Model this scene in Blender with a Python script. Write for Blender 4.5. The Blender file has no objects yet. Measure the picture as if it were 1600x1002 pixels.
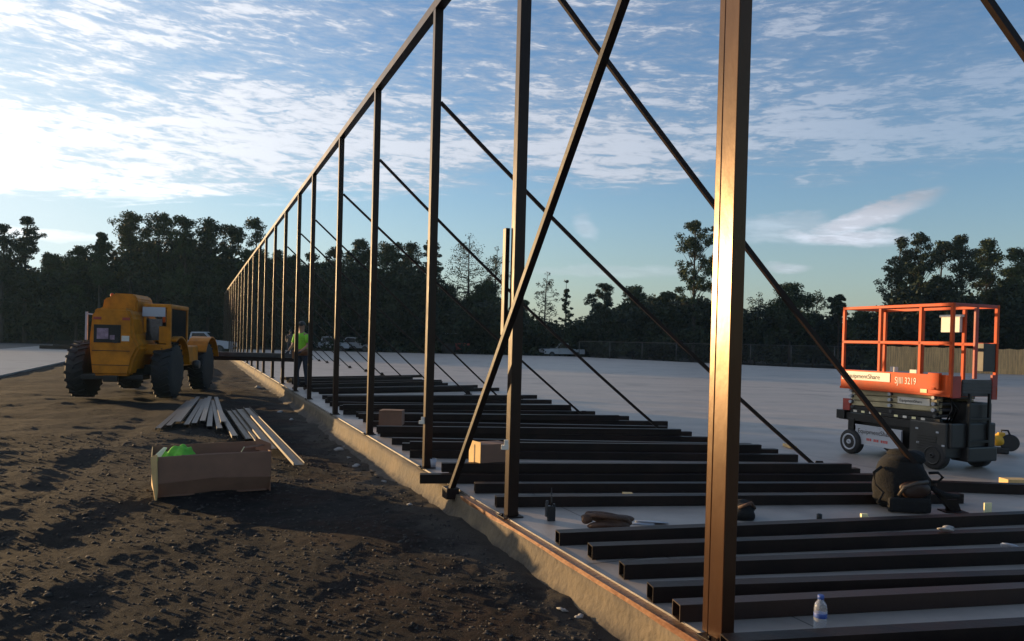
import bpy, bmesh, math, random
import numpy as np
from mathutils import Vector, Matrix
random.seed(7)
C = bpy.context.scene.collection
R = math.radians
PI = math.pi
# ------------------------------------------------------------------ camera, sky, sun, exposure
F_PX, PP_Y, EYE = 1155.0, 544.5, 1.40          # slab top is z = 0, the eye is 1.4 m above it
PITCH, ROLL = -0.009, 0.0265
SUN_AZ, SUN_EL = R(-61), R(4.8)                # azimuth from +Y towards +X

cp, sp_, cr, sr = math.cos(PITCH), math.sin(PITCH), math.cos(ROLL), math.sin(ROLL)
FW = Vector((0, cp, sp_)); U0 = Vector((0, -sp_, cp)); R0 = Vector((1, 0, 0))
RX = R0*cr + U0*sr; UP = -R0*sr + U0*cr
cam_d = bpy.data.cameras.new('camera'); cam = bpy.data.objects.new('camera', cam_d); C.objects.link(cam)
M = Matrix.Identity(4)
for i in range(3):
    M[i][0], M[i][1], M[i][2] = RX[i], UP[i], -FW[i]
M[2][3] = EYE
cam.matrix_world = M
cam_d.sensor_fit = 'HORIZONTAL'; cam_d.sensor_width = 36.0
cam_d.lens = F_PX/1600*36.0
cam_d.shift_y = (PP_Y-501)/1600.0
cam_d.clip_start = 0.05; cam_d.clip_end = 3000
bpy.context.scene.camera = cam

def ray(px, py):
    return (FW + RX*((px-800)/F_PX) + UP*((PP_Y-py)/F_PX))
def gp(px, py, z=0.0):
    d = ray(px, py); t = (z-EYE)/d.z
    return Vector((d.x*t, d.y*t, z))
def dp(px, py, D):
    d = ray(px, py); t = D/d.y
    return Vector((d.x*t, D, EYE+d.z*t))

def nodes_of(nt):
    N = nt.nodes; L = nt.links
    def new(t, **kw):
        n = N.new(t)
        for k, v in kw.items():
            setattr(n, k, v)
        return n
    return N, L, new
def mth(new, L, op, a, b=None, c=None, clamp=False):
    n = new('ShaderNodeMath', operation=op); n.use_clamp = clamp
    for i, v in enumerate((a, b, c)):
        if v is None: continue
        if isinstance(v, (int, float)): n.inputs[i].default_value = v
        else: L.new(v, n.inputs[i])
    return n.outputs[0]
def sstep(new, L, v, a, b, lo=0.0, hi=1.0):
    n = new('ShaderNodeMapRange', interpolation_type='SMOOTHSTEP')
    L.new(v, n.inputs['Value'])
    n.inputs['From Min'].default_value = a; n.inputs['From Max'].default_value = b
    n.inputs['To Min'].default_value = lo; n.inputs['To Max'].default_value = hi
    return n.outputs[0]

world = bpy.data.worlds.new('World'); bpy.context.scene.world = world
world.use_nodes = True
nt = world.node_tree; nt.nodes.clear()
N, L, new = nodes_of(nt)
out = new('ShaderNodeOutputWorld'); bg = new('ShaderNodeBackground'); L.new(bg.outputs[0], out.inputs[0])
sky = new('ShaderNodeTexSky', sky_type='NISHITA')
sky.sun_disc = False; sky.sun_elevation = SUN_EL; sky.sun_rotation = SUN_AZ
sky.air_density = 1.0; sky.dust_density = 1.0; sky.ozone_density = 1.3; sky.altitude = 0
tc = new('ShaderNodeTexCoord'); sep = new('ShaderNodeSeparateXYZ'); L.new(tc.outputs['Generated'], sep.inputs[0])
X, Y, Z = sep.outputs
m = lambda op, a, b=None, c=None, clamp=False: mth(new, L, op, a, b, c, clamp)
el = m('MULTIPLY', m('ARCSINE', Z), 180/PI)
az = m('MULTIPLY', m('ARCTAN2', X, Y), 180/PI)
zz = m('ADD', m('MAXIMUM', Z, 0.0), 0.10)
qx = m('DIVIDE', X, zz); qy = m('DIVIDE', Y, zz)
def noise(vecs, scale, detail=6, rough=0.55, dist=0.0, lac=2.0):
    cmb = new('ShaderNodeCombineXYZ')
    for i, v in enumerate(vecs):
        if isinstance(v, (int, float)): cmb.inputs[i].default_value = v
        else: L.new(v, cmb.inputs[i])
    n = new('ShaderNodeTexNoise'); L.new(cmb.outputs[0], n.inputs['Vector'])
    n.inputs['Scale'].default_value = scale; n.inputs['Detail'].default_value = detail
    n.inputs['Roughness'].default_value = rough; n.inputs['Distortion'].default_value = dist
    n.inputs['Lacunarity'].default_value = lac
    return n.outputs['Fac']
# cloud sheet : broad patches, streaks and small ripples
big = noise((qx, m('MULTIPLY', qy, 1.25), 3.7), 0.9, 4, 0.55, 0.25)
mid = noise((m('ADD', qx, m('MULTIPLY', qy, 0.35)), m('MULTIPLY', qy, 2.1), 1.3), 2.6, 5, 0.60, 0.35)
skx = m('ADD', m('MULTIPLY', az, 0.20), m('MULTIPLY', el, 0.16)); sky_ = m('MULTIPLY', el, 0.95)
rip2 = noise((skx, sky_, 5.5), 1.75, 6, 0.64, 0.5)
rip3 = noise((m('MULTIPLY', skx, 2.4), m('MULTIPLY', sky_, 2.2), 8.5), 1.9, 4, 0.6, 0.4)
leftb = m('ADD', m('ADD', sstep(new, L, az, -45, 6, 0.135, 0.0), sstep(new, L, az, 4, 36, 0.0, -0.06)), 0.095)
elb = m('ADD', el, m('MULTIPLY', m('MAXIMUM', m('MULTIPLY', az, -1.0), 0.0), 0.10))
low = sstep(new, L, m('ADD', elb, m('MULTIPLY', m('SUBTRACT', mid, 0.5), 5.0)), 11.4, 13.0)
band = m('MULTIPLY', sstep(new, L, elb, 11, 14), sstep(new, L, elb, 21, 16, 0.0, 0.07))
dens = m('ADD', m('MULTIPLY', m('SUBTRACT', big, 0.5), 0.75), m('MULTIPLY', m('SUBTRACT', mid, 0.5), 0.55))
dens = m('ADD', dens, m('MULTIPLY', m('SUBTRACT', rip2, 0.5), 0.95))
dens = m('ADD', dens, m('MULTIPLY', m('SUBTRACT', rip3, 0.5), 0.35))
dens = m('ADD', m('ADD', dens, leftb), band)
rightfade = sstep(new, L, az, 2, 34, 0.88, 0.34)
soft = sstep(new, L, dens, -0.14, 0.16, 0.0, 0.40)
cl = m('MAXIMUM', sstep(new, L, dens, 0.01, 0.25), soft)
cl = m('MULTIPLY', m('MULTIPLY', cl, low), m('MULTIPLY', rightfade, sstep(new, L, el, 62, 34)))
# a few single wisps low over the trees (direction, size, tilt)
def wisp(a0, e0, wa, we, tilt, amp, seed):
    da = m('SUBTRACT', az, a0); de = m('SUBTRACT', m('SUBTRACT', el, e0), m('MULTIPLY', da, tilt))
    wn = noise((m('MULTIPLY', az, 0.12), m('MULTIPLY', el, 0.35), seed), 2.2, 5, 0.6, 0.3)
    de = m('ADD', de, m('MULTIPLY', m('SUBTRACT', wn, 0.5), we*2.2))
    r2 = m('ADD', m('POWER', m('DIVIDE', m('ABSOLUTE', da), wa), 2.0), m('POWER', m('DIVIDE', m('ABSOLUTE', de), we), 2.0))
    return m('MULTIPLY', sstep(new, L, m('ADD', r2, m('MULTIPLY', m('SUBTRACT', wn, 0.5), 1.0)), 1.1, 0.0), amp)
for w in ((25.4, 9.2, 4.9, 0.95, 0.30, 1.0, 2.0), (23.8, 8.0, 5.0, 0.8, -0.05, 0.9, 5.0), (20.0, 8.6, 4.5, 1.1, 0.0, 0.35, 8.0),
          (20.3, 6.0, 1.9, 0.5, 0.0, 0.55, 11.0), (5.4, 9.0, 1.2, 1.1, -0.4, 0.35, 14.0), (7.5, 5.6, 8.0, 0.5, 0.0, 0.22, 17.0),
          (-33, 6.2, 4.5, 0.5, 0.0, 0.5, 20.0)):
    cl = m('MAXIMUM', cl, wisp(*w))
# cloud brightness grows towards the sun
sd = Vector((math.sin(SUN_AZ)*math.cos(SUN_EL), math.cos(SUN_AZ)*math.cos(SUN_EL), math.sin(SUN_EL)))
dt = new('ShaderNodeVectorMath', operation='DOT_PRODUCT'); L.new(tc.outputs['Generated'], dt.inputs[0]); dt.inputs[1].default_value = sd
glow = m('POWER', m('MAXIMUM', dt.outputs['Value'], 0.0), 3.5)
cb = m('ADD', 0.0, m('ADD', m('MULTIPLY', m('MINIMUM', glow, 0.8), 3.6), m('ADD', m('ADD', 1.75, sstep(new, L, el, 11, 9, 0.0, 0.9)), m('MULTIPLY', sstep(new, L, dens, 0.0, 0.32), 1.0))))
ccol = new('ShaderNodeMix', data_type='RGBA'); ccol.inputs[0].default_value = 0
L.new(glow, ccol.inputs[0]); ccol.inputs[6].default_value = (0.86, 0.92, 1.06, 1); ccol.inputs[7].default_value = (1.04, 1.0, 0.93, 1)
cm = new('ShaderNodeVectorMath', operation='SCALE'); L.new(ccol.outputs[2], cm.inputs[0]); L.new(cb, cm.inputs['Scale'])
# tint of the clear sky
tint = new('ShaderNodeMix', data_type='RGBA', blend_type='MULTIPLY'); tint.inputs[0].default_value = 1.0
ssep = new('ShaderNodeSeparateXYZ'); L.new(sky.outputs[0], ssep.inputs[0]); scmb = new('ShaderNodeCombineXYZ')
for i_, (g_, mx_) in enumerate(((0.66, 2.9), (0.86, 3.5), (1.20, 3.9))):      # rolls off the glare round the sun
    L.new(m('SMOOTH_MIN', m('MULTIPLY', ssep.outputs[i_], g_), mx_, 2.4), scmb.inputs[i_])
L.new(scmb.outputs[0], tint.inputs[6]); tint.inputs[7].default_value = (1.0, 1.0, 1.0, 1)
TINT = tint
veil_b = m('ADD', 1.9, m('MULTIPLY', glow, 3.2))
vcol = new('ShaderNodeVectorMath', operation='SCALE'); L.new(veil_b, vcol.inputs['Scale']); vcol.inputs[0].default_value = (0.86, 1.0, 1.10)
veil = new('ShaderNodeMix', data_type='RGBA'); L.new(m('MAXIMUM', sstep(new, L, el, 14, -2, 0.0, 0.55), m('MULTIPLY', sstep(new, L, az, 0, -50, 0.0, 0.22), sstep(new, L, el, 45, 20))), veil.inputs[0])
L.new(tint.outputs[2], veil.inputs[6]); L.new(vcol.outputs[0], veil.inputs[7])
mx = new('ShaderNodeMix', data_type='RGBA'); L.new(cl, mx.inputs[0]); L.new(veil.outputs[2], mx.inputs[6]); L.new(cm.outputs[0], mx.inputs[7])
L.new(mx.outputs[2], bg.inputs[0]); bg.inputs[1].default_value = 0.14

sun_d = bpy.data.lights.new('sun', 'SUN'); sun_d.energy = 4.6; sun_d.angle = R(0.6); sun_d.color = (1.0, 0.66, 0.32)
sun = bpy.data.objects.new('sun', sun_d); C.objects.link(sun)
sun.rotation_euler = (-sd).to_track_quat('-Z', 'Y').to_euler()
vs = bpy.context.scene.view_settings
vs.view_transform = 'Standard'; vs.look = 'None'; vs.gamma = 1.0; vs.use_curve_mapping = False
vs.exposure = 0.9

# ------------------------------------------------------------------ helpers
def tag(o, label=None, cat=None, group=None, kind=None):
    if label: o['label'] = label
    if cat: o['category'] = cat
    if group: o['group'] = group
    if kind: o['kind'] = kind
    return o
def empty(name, loc=(0, 0, 0), rz=0.0, label=None, cat=None, group=None):
    o = bpy.data.objects.new(name, None); C.objects.link(o)
    o.location = loc; o.rotation_euler = (0, 0, rz); o.empty_display_size = 0.1
    return tag(o, label, cat, group)
def link(name, me, mats, parent=None, smooth=False):
    o = bpy.data.objects.new(name, me); C.objects.link(o)
    if not isinstance(mats, (list, tuple)): mats = [mats]
    for q in mats: me.materials.append(q)
    if smooth:
        for p in me.polygons: p.use_smooth = True
    if parent is not None: o.parent = parent
    return o
class MB:
    """collects shapes, build() links them as one mesh object"""
    def __init__(s): s.bm = bmesh.new(); s.mi = 0
    def _add(s, verts, mat=None):
        return verts
    def _fix(s, fs):
        for f in fs: f.material_index = s.mi
    def box(s, c, d, rot=None, bev=0.0):
        r = bmesh.ops.create_cube(s.bm, size=1.0); vs = r['verts']
        Mx = Matrix.Translation(Vector(c)) @ ((rot.to_4x4()) if rot is not None else Matrix.Identity(4)) @ Matrix.Diagonal((d[0], d[1], d[2], 1))
        bmesh.ops.transform(s.bm, matrix=Mx, verts=vs)
        fs = set(f for v in vs for f in v.link_faces); s._fix(fs)
        if bev > 0:
            es = list(set(e for v in vs for e in v.link_edges))
            r2 = bmesh.ops.bevel(s.bm, geom=es, offset=bev, segments=2, affect='EDGES', profile=0.6)
            s._fix(r2['faces'])
        return s
    def bar(s, a, b, w, h, roll=0.0, bev=0.0):
        a = Vector(a); b = Vector(b); d = b-a; q = d.to_track_quat('Y', 'Z').to_matrix()
        if roll: q = q @ Matrix.Rotation(roll, 3, 'Y')
        return s.box((a+b)/2, (w, d.length, h), q, bev)
    def tube(s, pts, r, seg=8, r2=None):
        pts = [Vector(p) for p in pts]; n = len(pts); rings = []
        for i, p in enumerate(pts):
            d = (pts[min(i+1, n-1)]-pts[max(i-1, 0)]).normalized()
            q = d.to_track_quat('Z', 'Y').to_matrix()
            rad = r if r2 is None else r+(r2-r)*i/(n-1)
            if isinstance(r, (list, tuple)): rad = r[i]
            rings.append([s.bm.verts.new(p+q@Vector((math.cos(2*PI*k/seg)*rad, math.sin(2*PI*k/seg)*rad, 0))) for k in range(seg)])
        fs = []
        for i in range(n-1):
            for k in range(seg):
                fs.append(s.bm.faces.new((rings[i][k], rings[i][(k+1) % seg], rings[i+1][(k+1) % seg], rings[i+1][k])))
        fs.append(s.bm.faces.new(rings[0][::-1])); fs.append(s.bm.faces.new(rings[-1]))
        for f in fs[:-2]: f.smooth = True
        s._fix(fs); return s
    def prism(s, poly, a0, a1, axis='Y'):
        """poly of 2-D points in the plane across axis, from a0 to a1"""
        def P(u, v, a):
            return {'Y': (u, a, v), 'X': (a, u, v), 'Z': (u, v, a)}[axis]
        A = [s.bm.verts.new(P(u, v, a0)) for u, v in poly]; B = [s.bm.verts.new(P(u, v, a1)) for u, v in poly]
        n = len(poly); fs = [s.bm.faces.new(A), s.bm.faces.new(B[::-1])]
        for i in range(n): fs.append(s.bm.faces.new((A[i], B[i], B[(i+1) % n], A[(i+1) % n])))
        bmesh.ops.recalc_face_normals(s.bm, faces=fs); s._fix(fs); return s
    def lathe(s, prof, c, axis='Z', seg=24):
        c = Vector(c); rings = []
        for r, h in prof:
            ring = []
            for k in range(seg):
                a = 2*PI*k/seg; x, y = r*math.cos(a), r*math.sin(a)
                v = {'Z': Vector((x, y, h)), 'X': Vector((h, x, y)), 'Y': Vector((x, h, y))}[axis]
                ring.append(s.bm.verts.new(c+v))
            rings.append(ring)
        fs = []
        for i in range(len(rings)-1):
            for k in range(seg):
                f = s.bm.faces.new((rings[i][k], rings[i][(k+1) % seg], rings[i+1][(k+1) % seg], rings[i+1][k])); f.smooth = True; fs.append(f)
        fs.append(s.bm.faces.new(rings[0][::-1])); fs.append(s.bm.faces.new(rings[-1]))
        bmesh.ops.recalc_face_normals(s.bm, faces=fs); s._fix(fs); return s
    def blob(s, c, d, seed=0, amp=0.15, sub=3, rot=None):
        r = bmesh.ops.create_icosphere(s.bm, subdivisions=sub, radius=1.0); rnd = random.Random(seed)
        ph = [(rnd.uniform(1.2, 4), rnd.uniform(1.2, 4), rnd.uniform(1.2, 4), rnd.uniform(0, 6)) for _ in range(6)]
        for v in r['verts']:
            k = 1+amp*sum(math.sin(v.co.x*a+v.co.y*b*1.3+v.co.z*cc+e) for a, b, cc, e in ph)/2.4
            q = Vector((v.co.x*d[0]*k, v.co.y*d[1]*k, v.co.z*d[2]*k))
            if rot is not None: q = rot@q
            v.co = Vector(c)+q
        fs = set(f for v in r['verts'] for f in v.link_faces)
        for f in fs: f.smooth = True
        s._fix(fs); return s
    def quad(s, a, b, c, d):
        f = s.bm.faces.new([s.bm.verts.new(Vector(q)) for q in (a, b, c, d)]); s._fix([f]); return s
    def build(s, name, mats, parent=None):
        me = bpy.data.meshes.new(name); s.bm.to_mesh(me); s.bm.free()
        return link(name, me, mats, parent)
def children(o): return [c for c in bpy.data.objects if c.parent == o]
def copy_tree(o, parent=None, kids=None):
    if kids is None:
        kids = {}
        for c in bpy.data.objects:
            if c.parent: kids.setdefault(c.parent.name, []).append(c)
    c = o.copy(); C.objects.link(c); c.parent = parent
    for ch in kids.get(o.name, []): copy_tree(ch, c, kids)
    return c
def text_mesh(name, body, size, mat_, parent, loc, rot, extrude=0.001, align='LEFT', sx=1.0):
    cu = bpy.data.curves.new(name, 'FONT'); cu.body = body; cu.size = size; cu.extrude = extrude; cu.align_x = align
    t = bpy.data.objects.new('tmp', cu); C.objects.link(t)
    dg = bpy.context.evaluated_depsgraph_get(); me = bpy.data.meshes.new_from_object(t.evaluated_get(dg))
    bpy.data.objects.remove(t); bpy.data.curves.remove(cu); me.name = name; me.materials.clear()
    o = link(name, me, mat_, parent); o.location = loc; o.rotation_euler = rot; o.scale = (sx, 1, 1)
    return o
ORD = ['', 'first', 'second', 'third', 'fourth', 'fifth', 'sixth', 'seventh', 'eighth', 'ninth', 'tenth', 'eleventh', 'twelfth', 'thirteenth',
       'fourteenth', 'fifteenth', 'sixteenth', 'seventeenth', 'eighteenth', 'nineteenth', 'twentieth']
def ordn(i):
    if i <= 20: return ORD[i]
    t, u = divmod(i, 10); T = {2: 'twent', 3: 'thirt', 4: 'fort', 5: 'fift'}[t]
    return T+'ieth' if u == 0 else T+'y-'+ORD[u]

# ------------------------------------------------------------------ materials
def mat(name, col, rough=0.6, metal=0.0, var=0.25, vscale=3.0, bump=0.0, bscale=30.0, col2=None, spec=0.5, stretch=None, detail=6):
    mt = bpy.data.materials.new(name); mt.use_nodes = True; t = mt.node_tree
    b = t.nodes['Principled BSDF']; N, L, new = nodes_of(t)
    b.inputs['Roughness'].default_value = rough; b.inputs['Metallic'].default_value = metal
    b.inputs['Specular IOR Level'].default_value = spec
    tcn = new('ShaderNodeTexCoord'); src = tcn.outputs['Object']
    if stretch:
        mp = new('ShaderNodeMapping'); mp.inputs['Scale'].default_value = stretch; L.new(src, mp.inputs[0]); src = mp.outputs[0]
    n = new('ShaderNodeTexNoise'); n.inputs['Scale'].default_value = vscale; n.inputs['Detail'].default_value = detail; n.inputs['Roughness'].default_value = 0.6
    L.new(src, n.inputs['Vector'])
    rp = new('ShaderNodeValToRGB'); rp.color_ramp.elements[0].position = 0.32; rp.color_ramp.elements[1].position = 0.68
    c2 = col2 if col2 else tuple(min(1, c*(1+var)) for c in col)
    c1 = tuple(c*(1-var) for c in col) if not col2 else col
    rp.color_ramp.elements[0].color = (*c1, 1); rp.color_ramp.elements[1].color = (*c2, 1)
    L.new(n.outputs['Fac'], rp.inputs[0]); L.new(rp.outputs[0], b.inputs['Base Color'])
    rr = new('ShaderNodeMapRange'); L.new(n.outputs['Fac'], rr.inputs[0]); rr.inputs['To Min'].default_value = max(0.02, rough-0.12); rr.inputs['To Max'].default_value = min(1, rough+0.12)
    L.new(rr.outputs[0], b.inputs['Roughness'])
    if bump:
        n2 = new('ShaderNodeTexNoise'); n2.inputs['Scale'].default_value = bscale; n2.inputs['Detail'].default_value = 6; L.new(src, n2.inputs['Vector'])
        bp = new('ShaderNodeBump'); bp.inputs['Strength'].default_value = min(1, bump); bp.inputs['Distance'].default_value = 0.02
        L.new(n2.outputs['Fac'], bp.inputs['Height']); L.new(bp.outputs[0], b.inputs['Normal'])
    return mt
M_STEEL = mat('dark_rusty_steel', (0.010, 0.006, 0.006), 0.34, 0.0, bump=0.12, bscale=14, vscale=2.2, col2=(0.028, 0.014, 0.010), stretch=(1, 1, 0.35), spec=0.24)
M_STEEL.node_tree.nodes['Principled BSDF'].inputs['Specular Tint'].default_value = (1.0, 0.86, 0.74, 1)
M_STEEL0 = mat('sun_gilded_rusty_steel', (0.020, 0.009, 0.006), 0.30, 0.0, bump=0.10, bscale=9, vscale=1.7, col2=(0.056, 0.023, 0.012), stretch=(1, 1, 0.45), spec=0.42)
M_STEEL0.node_tree.nodes['Principled BSDF'].inputs['Specular Tint'].default_value = (1.0, 0.64, 0.34, 1)  # golden sun glint of the near post put into the reflection tint
M_STEELB = mat('dark_primed_steel', (0.008, 0.0055, 0.005), 0.5, 0.0, vscale=2.5, col2=(0.022, 0.012, 0.009), bump=0.1, spec=0.18)
M_BROWNST = mat('brown_primed_steel', (0.022, 0.009, 0.005), 0.5, 0.0, vscale=2.5, col2=(0.034, 0.014, 0.008), bump=0.1, spec=0.4)
M_TRACK = mat('orange_rust_steel', (0.13, 0.045, 0.018), 0.5, 0.2, vscale=4, col2=(0.24, 0.11, 0.045), bump=0.2, stretch=(1, 1, 1))
M_LIP = mat('galvanised_lip', (0.22, 0.20, 0.18), 0.4, 0.2, vscale=5)
M_GALV = mat('galvanised_steel', (0.05, 0.05, 0.053), 0.45, 0.3, vscale=6)
M_TAN = mat('tan_sheet_steel', (0.065, 0.050, 0.038), 0.5, 0.1, vscale=3)
M_CARD = mat('cardboard', (0.20, 0.105, 0.066), 0.85, vscale=5, var=0.12)
M_SUNCARD_TIMBER = mat('sunlit_card_and_timber', (0.60, 0.40, 0.17), 0.85, vscale=5, var=0.15)  # timber tone; on box sides it puts sunlight into the card colour
M_RUB = mat('black_rubber', (0.012, 0.012, 0.013), 0.75, vscale=8, bump=0.2, bscale=60)
M_BLACK = mat('black_plastic', (0.010, 0.010, 0.011), 0.45, vscale=8)
M_CLOTH = mat('black_canvas', (0.003, 0.003, 0.0035), 0.95, vscale=20, bump=0.4, bscale=90)
M_DKMETAL = mat('dark_greasy_metal', (0.007, 0.007, 0.008), 0.45, 0.3, vscale=10)
M_YEL = mat('amber_machine_paint', (0.46, 0.160, 0.007), 0.5, vscale=3.5, var=0.30, bump=0.03, spec=0.22)
M_ORG = mat('orange_lift_paint', (0.50, 0.062, 0.008), 0.5, vscale=5, var=0.25, spec=0.2)
M_WHITE = mat('white_label', (0.62, 0.58, 0.50), 0.55, vscale=6, var=0.1)
M_GREYW = mat('white_car_paint', (0.36, 0.38, 0.42), 0.3, vscale=2, var=0.06)
M_GLASS = mat('dark_glass', (0.012, 0.015, 0.02), 0.08, vscale=2)
M_ARM = mat('tan_scissor_arm', (0.36, 0.30, 0.17), 0.5, vscale=4, var=0.25)
M_RED = mat('red_paint', (0.30, 0.035, 0.025), 0.5, vscale=4)
M_INK = mat('black_ink', (0.02, 0.02, 0.02), 0.6, vscale=4)
M_REDINK = mat('red_ink', (0.45, 0.04, 0.03), 0.6, vscale=4)
M_LIME = mat('lime_vest', (0.20, 0.55, 0.03), 0.8, vscale=12, var=0.15)
M_GREEN = mat('green_cloth', (0.12, 0.42, 0.04), 0.85, vscale=14, var=0.3)
M_SKIN = mat('skin', (0.30, 0.16, 0.10), 0.6, vscale=6, var=0.1)
M_DENIM = mat('dark_denim', (0.018, 0.022, 0.035), 0.85, vscale=20)
M_BROWN = mat('brown_leather', (0.045, 0.022, 0.013), 0.7, vscale=14, col2=(0.10, 0.05, 0.028), bump=0.4, bscale=50)
M_WOODF = mat('fence_wood', (0.55, 0.34, 0.15), 0.85, vscale=1.5, var=0.3, stretch=(6, 6, 0.6))
M_BARK = mat('bark', (0.035, 0.027, 0.021), 0.9, vscale=2, bump=0.5, bscale=8)
M_YELP = mat('yellow_plastic', (0.75, 0.42, 0.03), 0.45, vscale=5)
M_CREAM = mat('cream_paper', (0.80, 0.72, 0.40), 0.7, vscale=5, var=0.1)
M_ROCK = mat('pale_rubble', (0.30, 0.29, 0.28), 0.85, vscale=10, bump=0.4, bscale=20)
def leafmat(name, c1, c2):
    mt = bpy.data.materials.new(name); mt.use_nodes = True; t = mt.node_tree; b = t.nodes['Principled BSDF']; N, L, new = nodes_of(t)
    g = new('ShaderNodeTexCoord'); n = new('ShaderNodeTexNoise'); n.inputs['Scale'].default_value = 0.55; n.inputs['Detail'].default_value = 5
    L.new(g.outputs['Object'], n.inputs['Vector'])
    rp = new('ShaderNodeValToRGB'); rp.color_ramp.elements[0].position = 0.35; rp.color_ramp.elements[1].position = 0.65
    rp.color_ramp.elements[0].color = (*c1, 1); rp.color_ramp.elements[1].color = (*c2, 1)
    L.new(n.outputs['Fac'], rp.inputs[0]); L.new(rp.outputs[0], b.inputs['Base Color'])
    b.inputs['Roughness'].default_value = 0.7; b.inputs['Specular IOR Level'].default_value = 0.2
    return mt
M_LEAF = leafmat('broad_foliage', (0.015, 0.027, 0.012), (0.040, 0.060, 0.020))
M_LEAF2 = leafmat('pine_foliage', (0.011, 0.020, 0.011), (0.026, 0.040, 0.018))
M_LEAF3 = leafmat('yellowing_foliage', (0.035, 0.040, 0.013), (0.085, 0.085, 0.024))
M_UNDER = leafmat('undergrowth_foliage', (0.010, 0.016, 0.010), (0.024, 0.034, 0.014))

# concrete slab
def concrete(name, c1, c2, rough, streak=True, bump=0.1, bd=0.004):
    mt = bpy.data.materials.new(name); mt.use_nodes = True; t = mt.node_tree; b = t.nodes['Principled BSDF']; N, L, new = nodes_of(t)
    g = new('ShaderNodeTexCoord')
    mp = new('ShaderNodeMapping'); mp.inputs['Rotation'].default_value = (0, 0, R(-14)); mp.inputs['Scale'].default_value = (0.10, 0.9, 1) if streak else (1, 1, 1)
    L.new(g.outputs['Object'], mp.inputs[0])
    n = new('ShaderNodeTexNoise'); n.inputs['Scale'].default_value = 0.9; n.inputs['Detail'].default_value = 8; n.inputs['Roughness'].default_value = 0.65; n.inputs['Distortion'].default_value = 0.3
    L.new(mp.outputs[0], n.inputs['Vector'])
    n2 = new('ShaderNodeTexNoise'); n2.inputs['Scale'].default_value = 2.3; n2.inputs['Detail'].default_value = 8; n2.inputs['Roughness'].default_value = 0.7; L.new(g.outputs['Object'], n2.inputs['Vector'])
    ad = mth(new, L, 'ADD', mth(new, L, 'MULTIPLY', n.outputs['Fac'], 0.6), mth(new, L, 'MULTIPLY', n2.outputs['Fac'], 0.4))
    rp = new('ShaderNodeValToRGB'); rp.color_ramp.elements[0].position = 0.38; rp.color_ramp.elements[1].position = 0.62
    rp.color_ramp.elements[0].color = (*c1, 1); rp.color_ramp.elements[1].color = (*c2, 1)
    L.new(ad, rp.inputs[0]); colr = rp.outputs[0]
    if streak:          # saw-cut joints along and across the wall, and dusty blotches
        mj = new('ShaderNodeMapping'); mj.inputs['Rotation'].default_value = (0, 0, -0.405); L.new(g.outputs['Object'], mj.inputs[0])
        sj = new('ShaderNodeSeparateXYZ'); L.new(mj.outputs[0], sj.inputs[0])
        def line(v, per, off):
            fr = mth(new, L, 'FRACT', mth(new, L, 'ADD', mth(new, L, 'DIVIDE', v, per), off)); return mth(new, L, 'LESS_THAN', fr, 0.012/per)
        jl = mth(new, L, 'MAXIMUM', line(sj.outputs[0], 4.6, 0.37), line(sj.outputs[1], 4.6, 0.11))
        n4 = new('ShaderNodeTexNoise'); n4.inputs['Scale'].default_value = 0.55; n4.inputs['Detail'].default_value = 5; L.new(g.outputs['Object'], n4.inputs['Vector'])
        st_ = sstep(new, L, n4.outputs['Fac'], 0.56, 0.68, 1.0, 0.72)
        kk_ = mth(new, L, 'MULTIPLY', st_, mth(new, L, 'SUBTRACT', 1.0, mth(new, L, 'MULTIPLY', jl, 0.7)))
        sc_ = new('ShaderNodeVectorMath', operation='SCALE'); L.new(colr, sc_.inputs[0]); L.new(kk_, sc_.inputs['Scale']); colr = sc_.outputs[0]
    else:               # soil smeared over the lower part of the footing
        sz2 = new('ShaderNodeSeparateXYZ'); L.new(g.outputs['Object'], sz2.inputs[0])
        dm_ = sstep(new, L, mth(new, L, 'ADD', sz2.outputs[2], mth(new, L, 'MULTIPLY', mth(new, L, 'SUBTRACT', n2.outputs['Fac'], 0.5), 0.35)), -0.13, -0.25)
        mxd = new('ShaderNodeMix', data_type='RGBA'); L.new(dm_, mxd.inputs[0]); L.new(colr, mxd.inputs[6]); mxd.inputs[7].default_value = (0.034, 0.027, 0.021, 1); colr = mxd.outputs[2]
    L.new(colr, b.inputs['Base Color'])
    L.new(mth(new, L, 'ADD', rough-0.10, mth(new, L, 'MULTIPLY', ad, 0.22)), b.inputs['Roughness'])
    n3 = new('ShaderNodeTexNoise'); n3.inputs['Scale'].default_value = 18; n3.inputs['Detail'].default_value = 8; L.new(g.outputs['Object'], n3.inputs['Vector'])
    bp = new('ShaderNodeBump'); bp.inputs['Strength'].default_value = bump; bp.inputs['Distance'].default_value = bd
    L.new(n3.outputs['Fac'], bp.inputs['Height']); L.new(bp.outputs[0], b.inputs['Normal'])
    return mt
M_SLAB = concrete('slab_concrete', (0.255, 0.218, 0.185), (0.41, 0.352, 0.30), 0.46)
M_FOOT = concrete('footing_concrete', (0.045, 0.036, 0.025), (0.15, 0.112, 0.066), 0.85, False, 0.8, 0.02)
M_ROAD = concrete('apron_concrete', (0.16, 0.16, 0.16), (0.22, 0.215, 0.21), 0.5)
M_ASPH = mat('old_asphalt', (0.045, 0.045, 0.048), 0.8, vscale=0.6, var=0.3)
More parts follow.
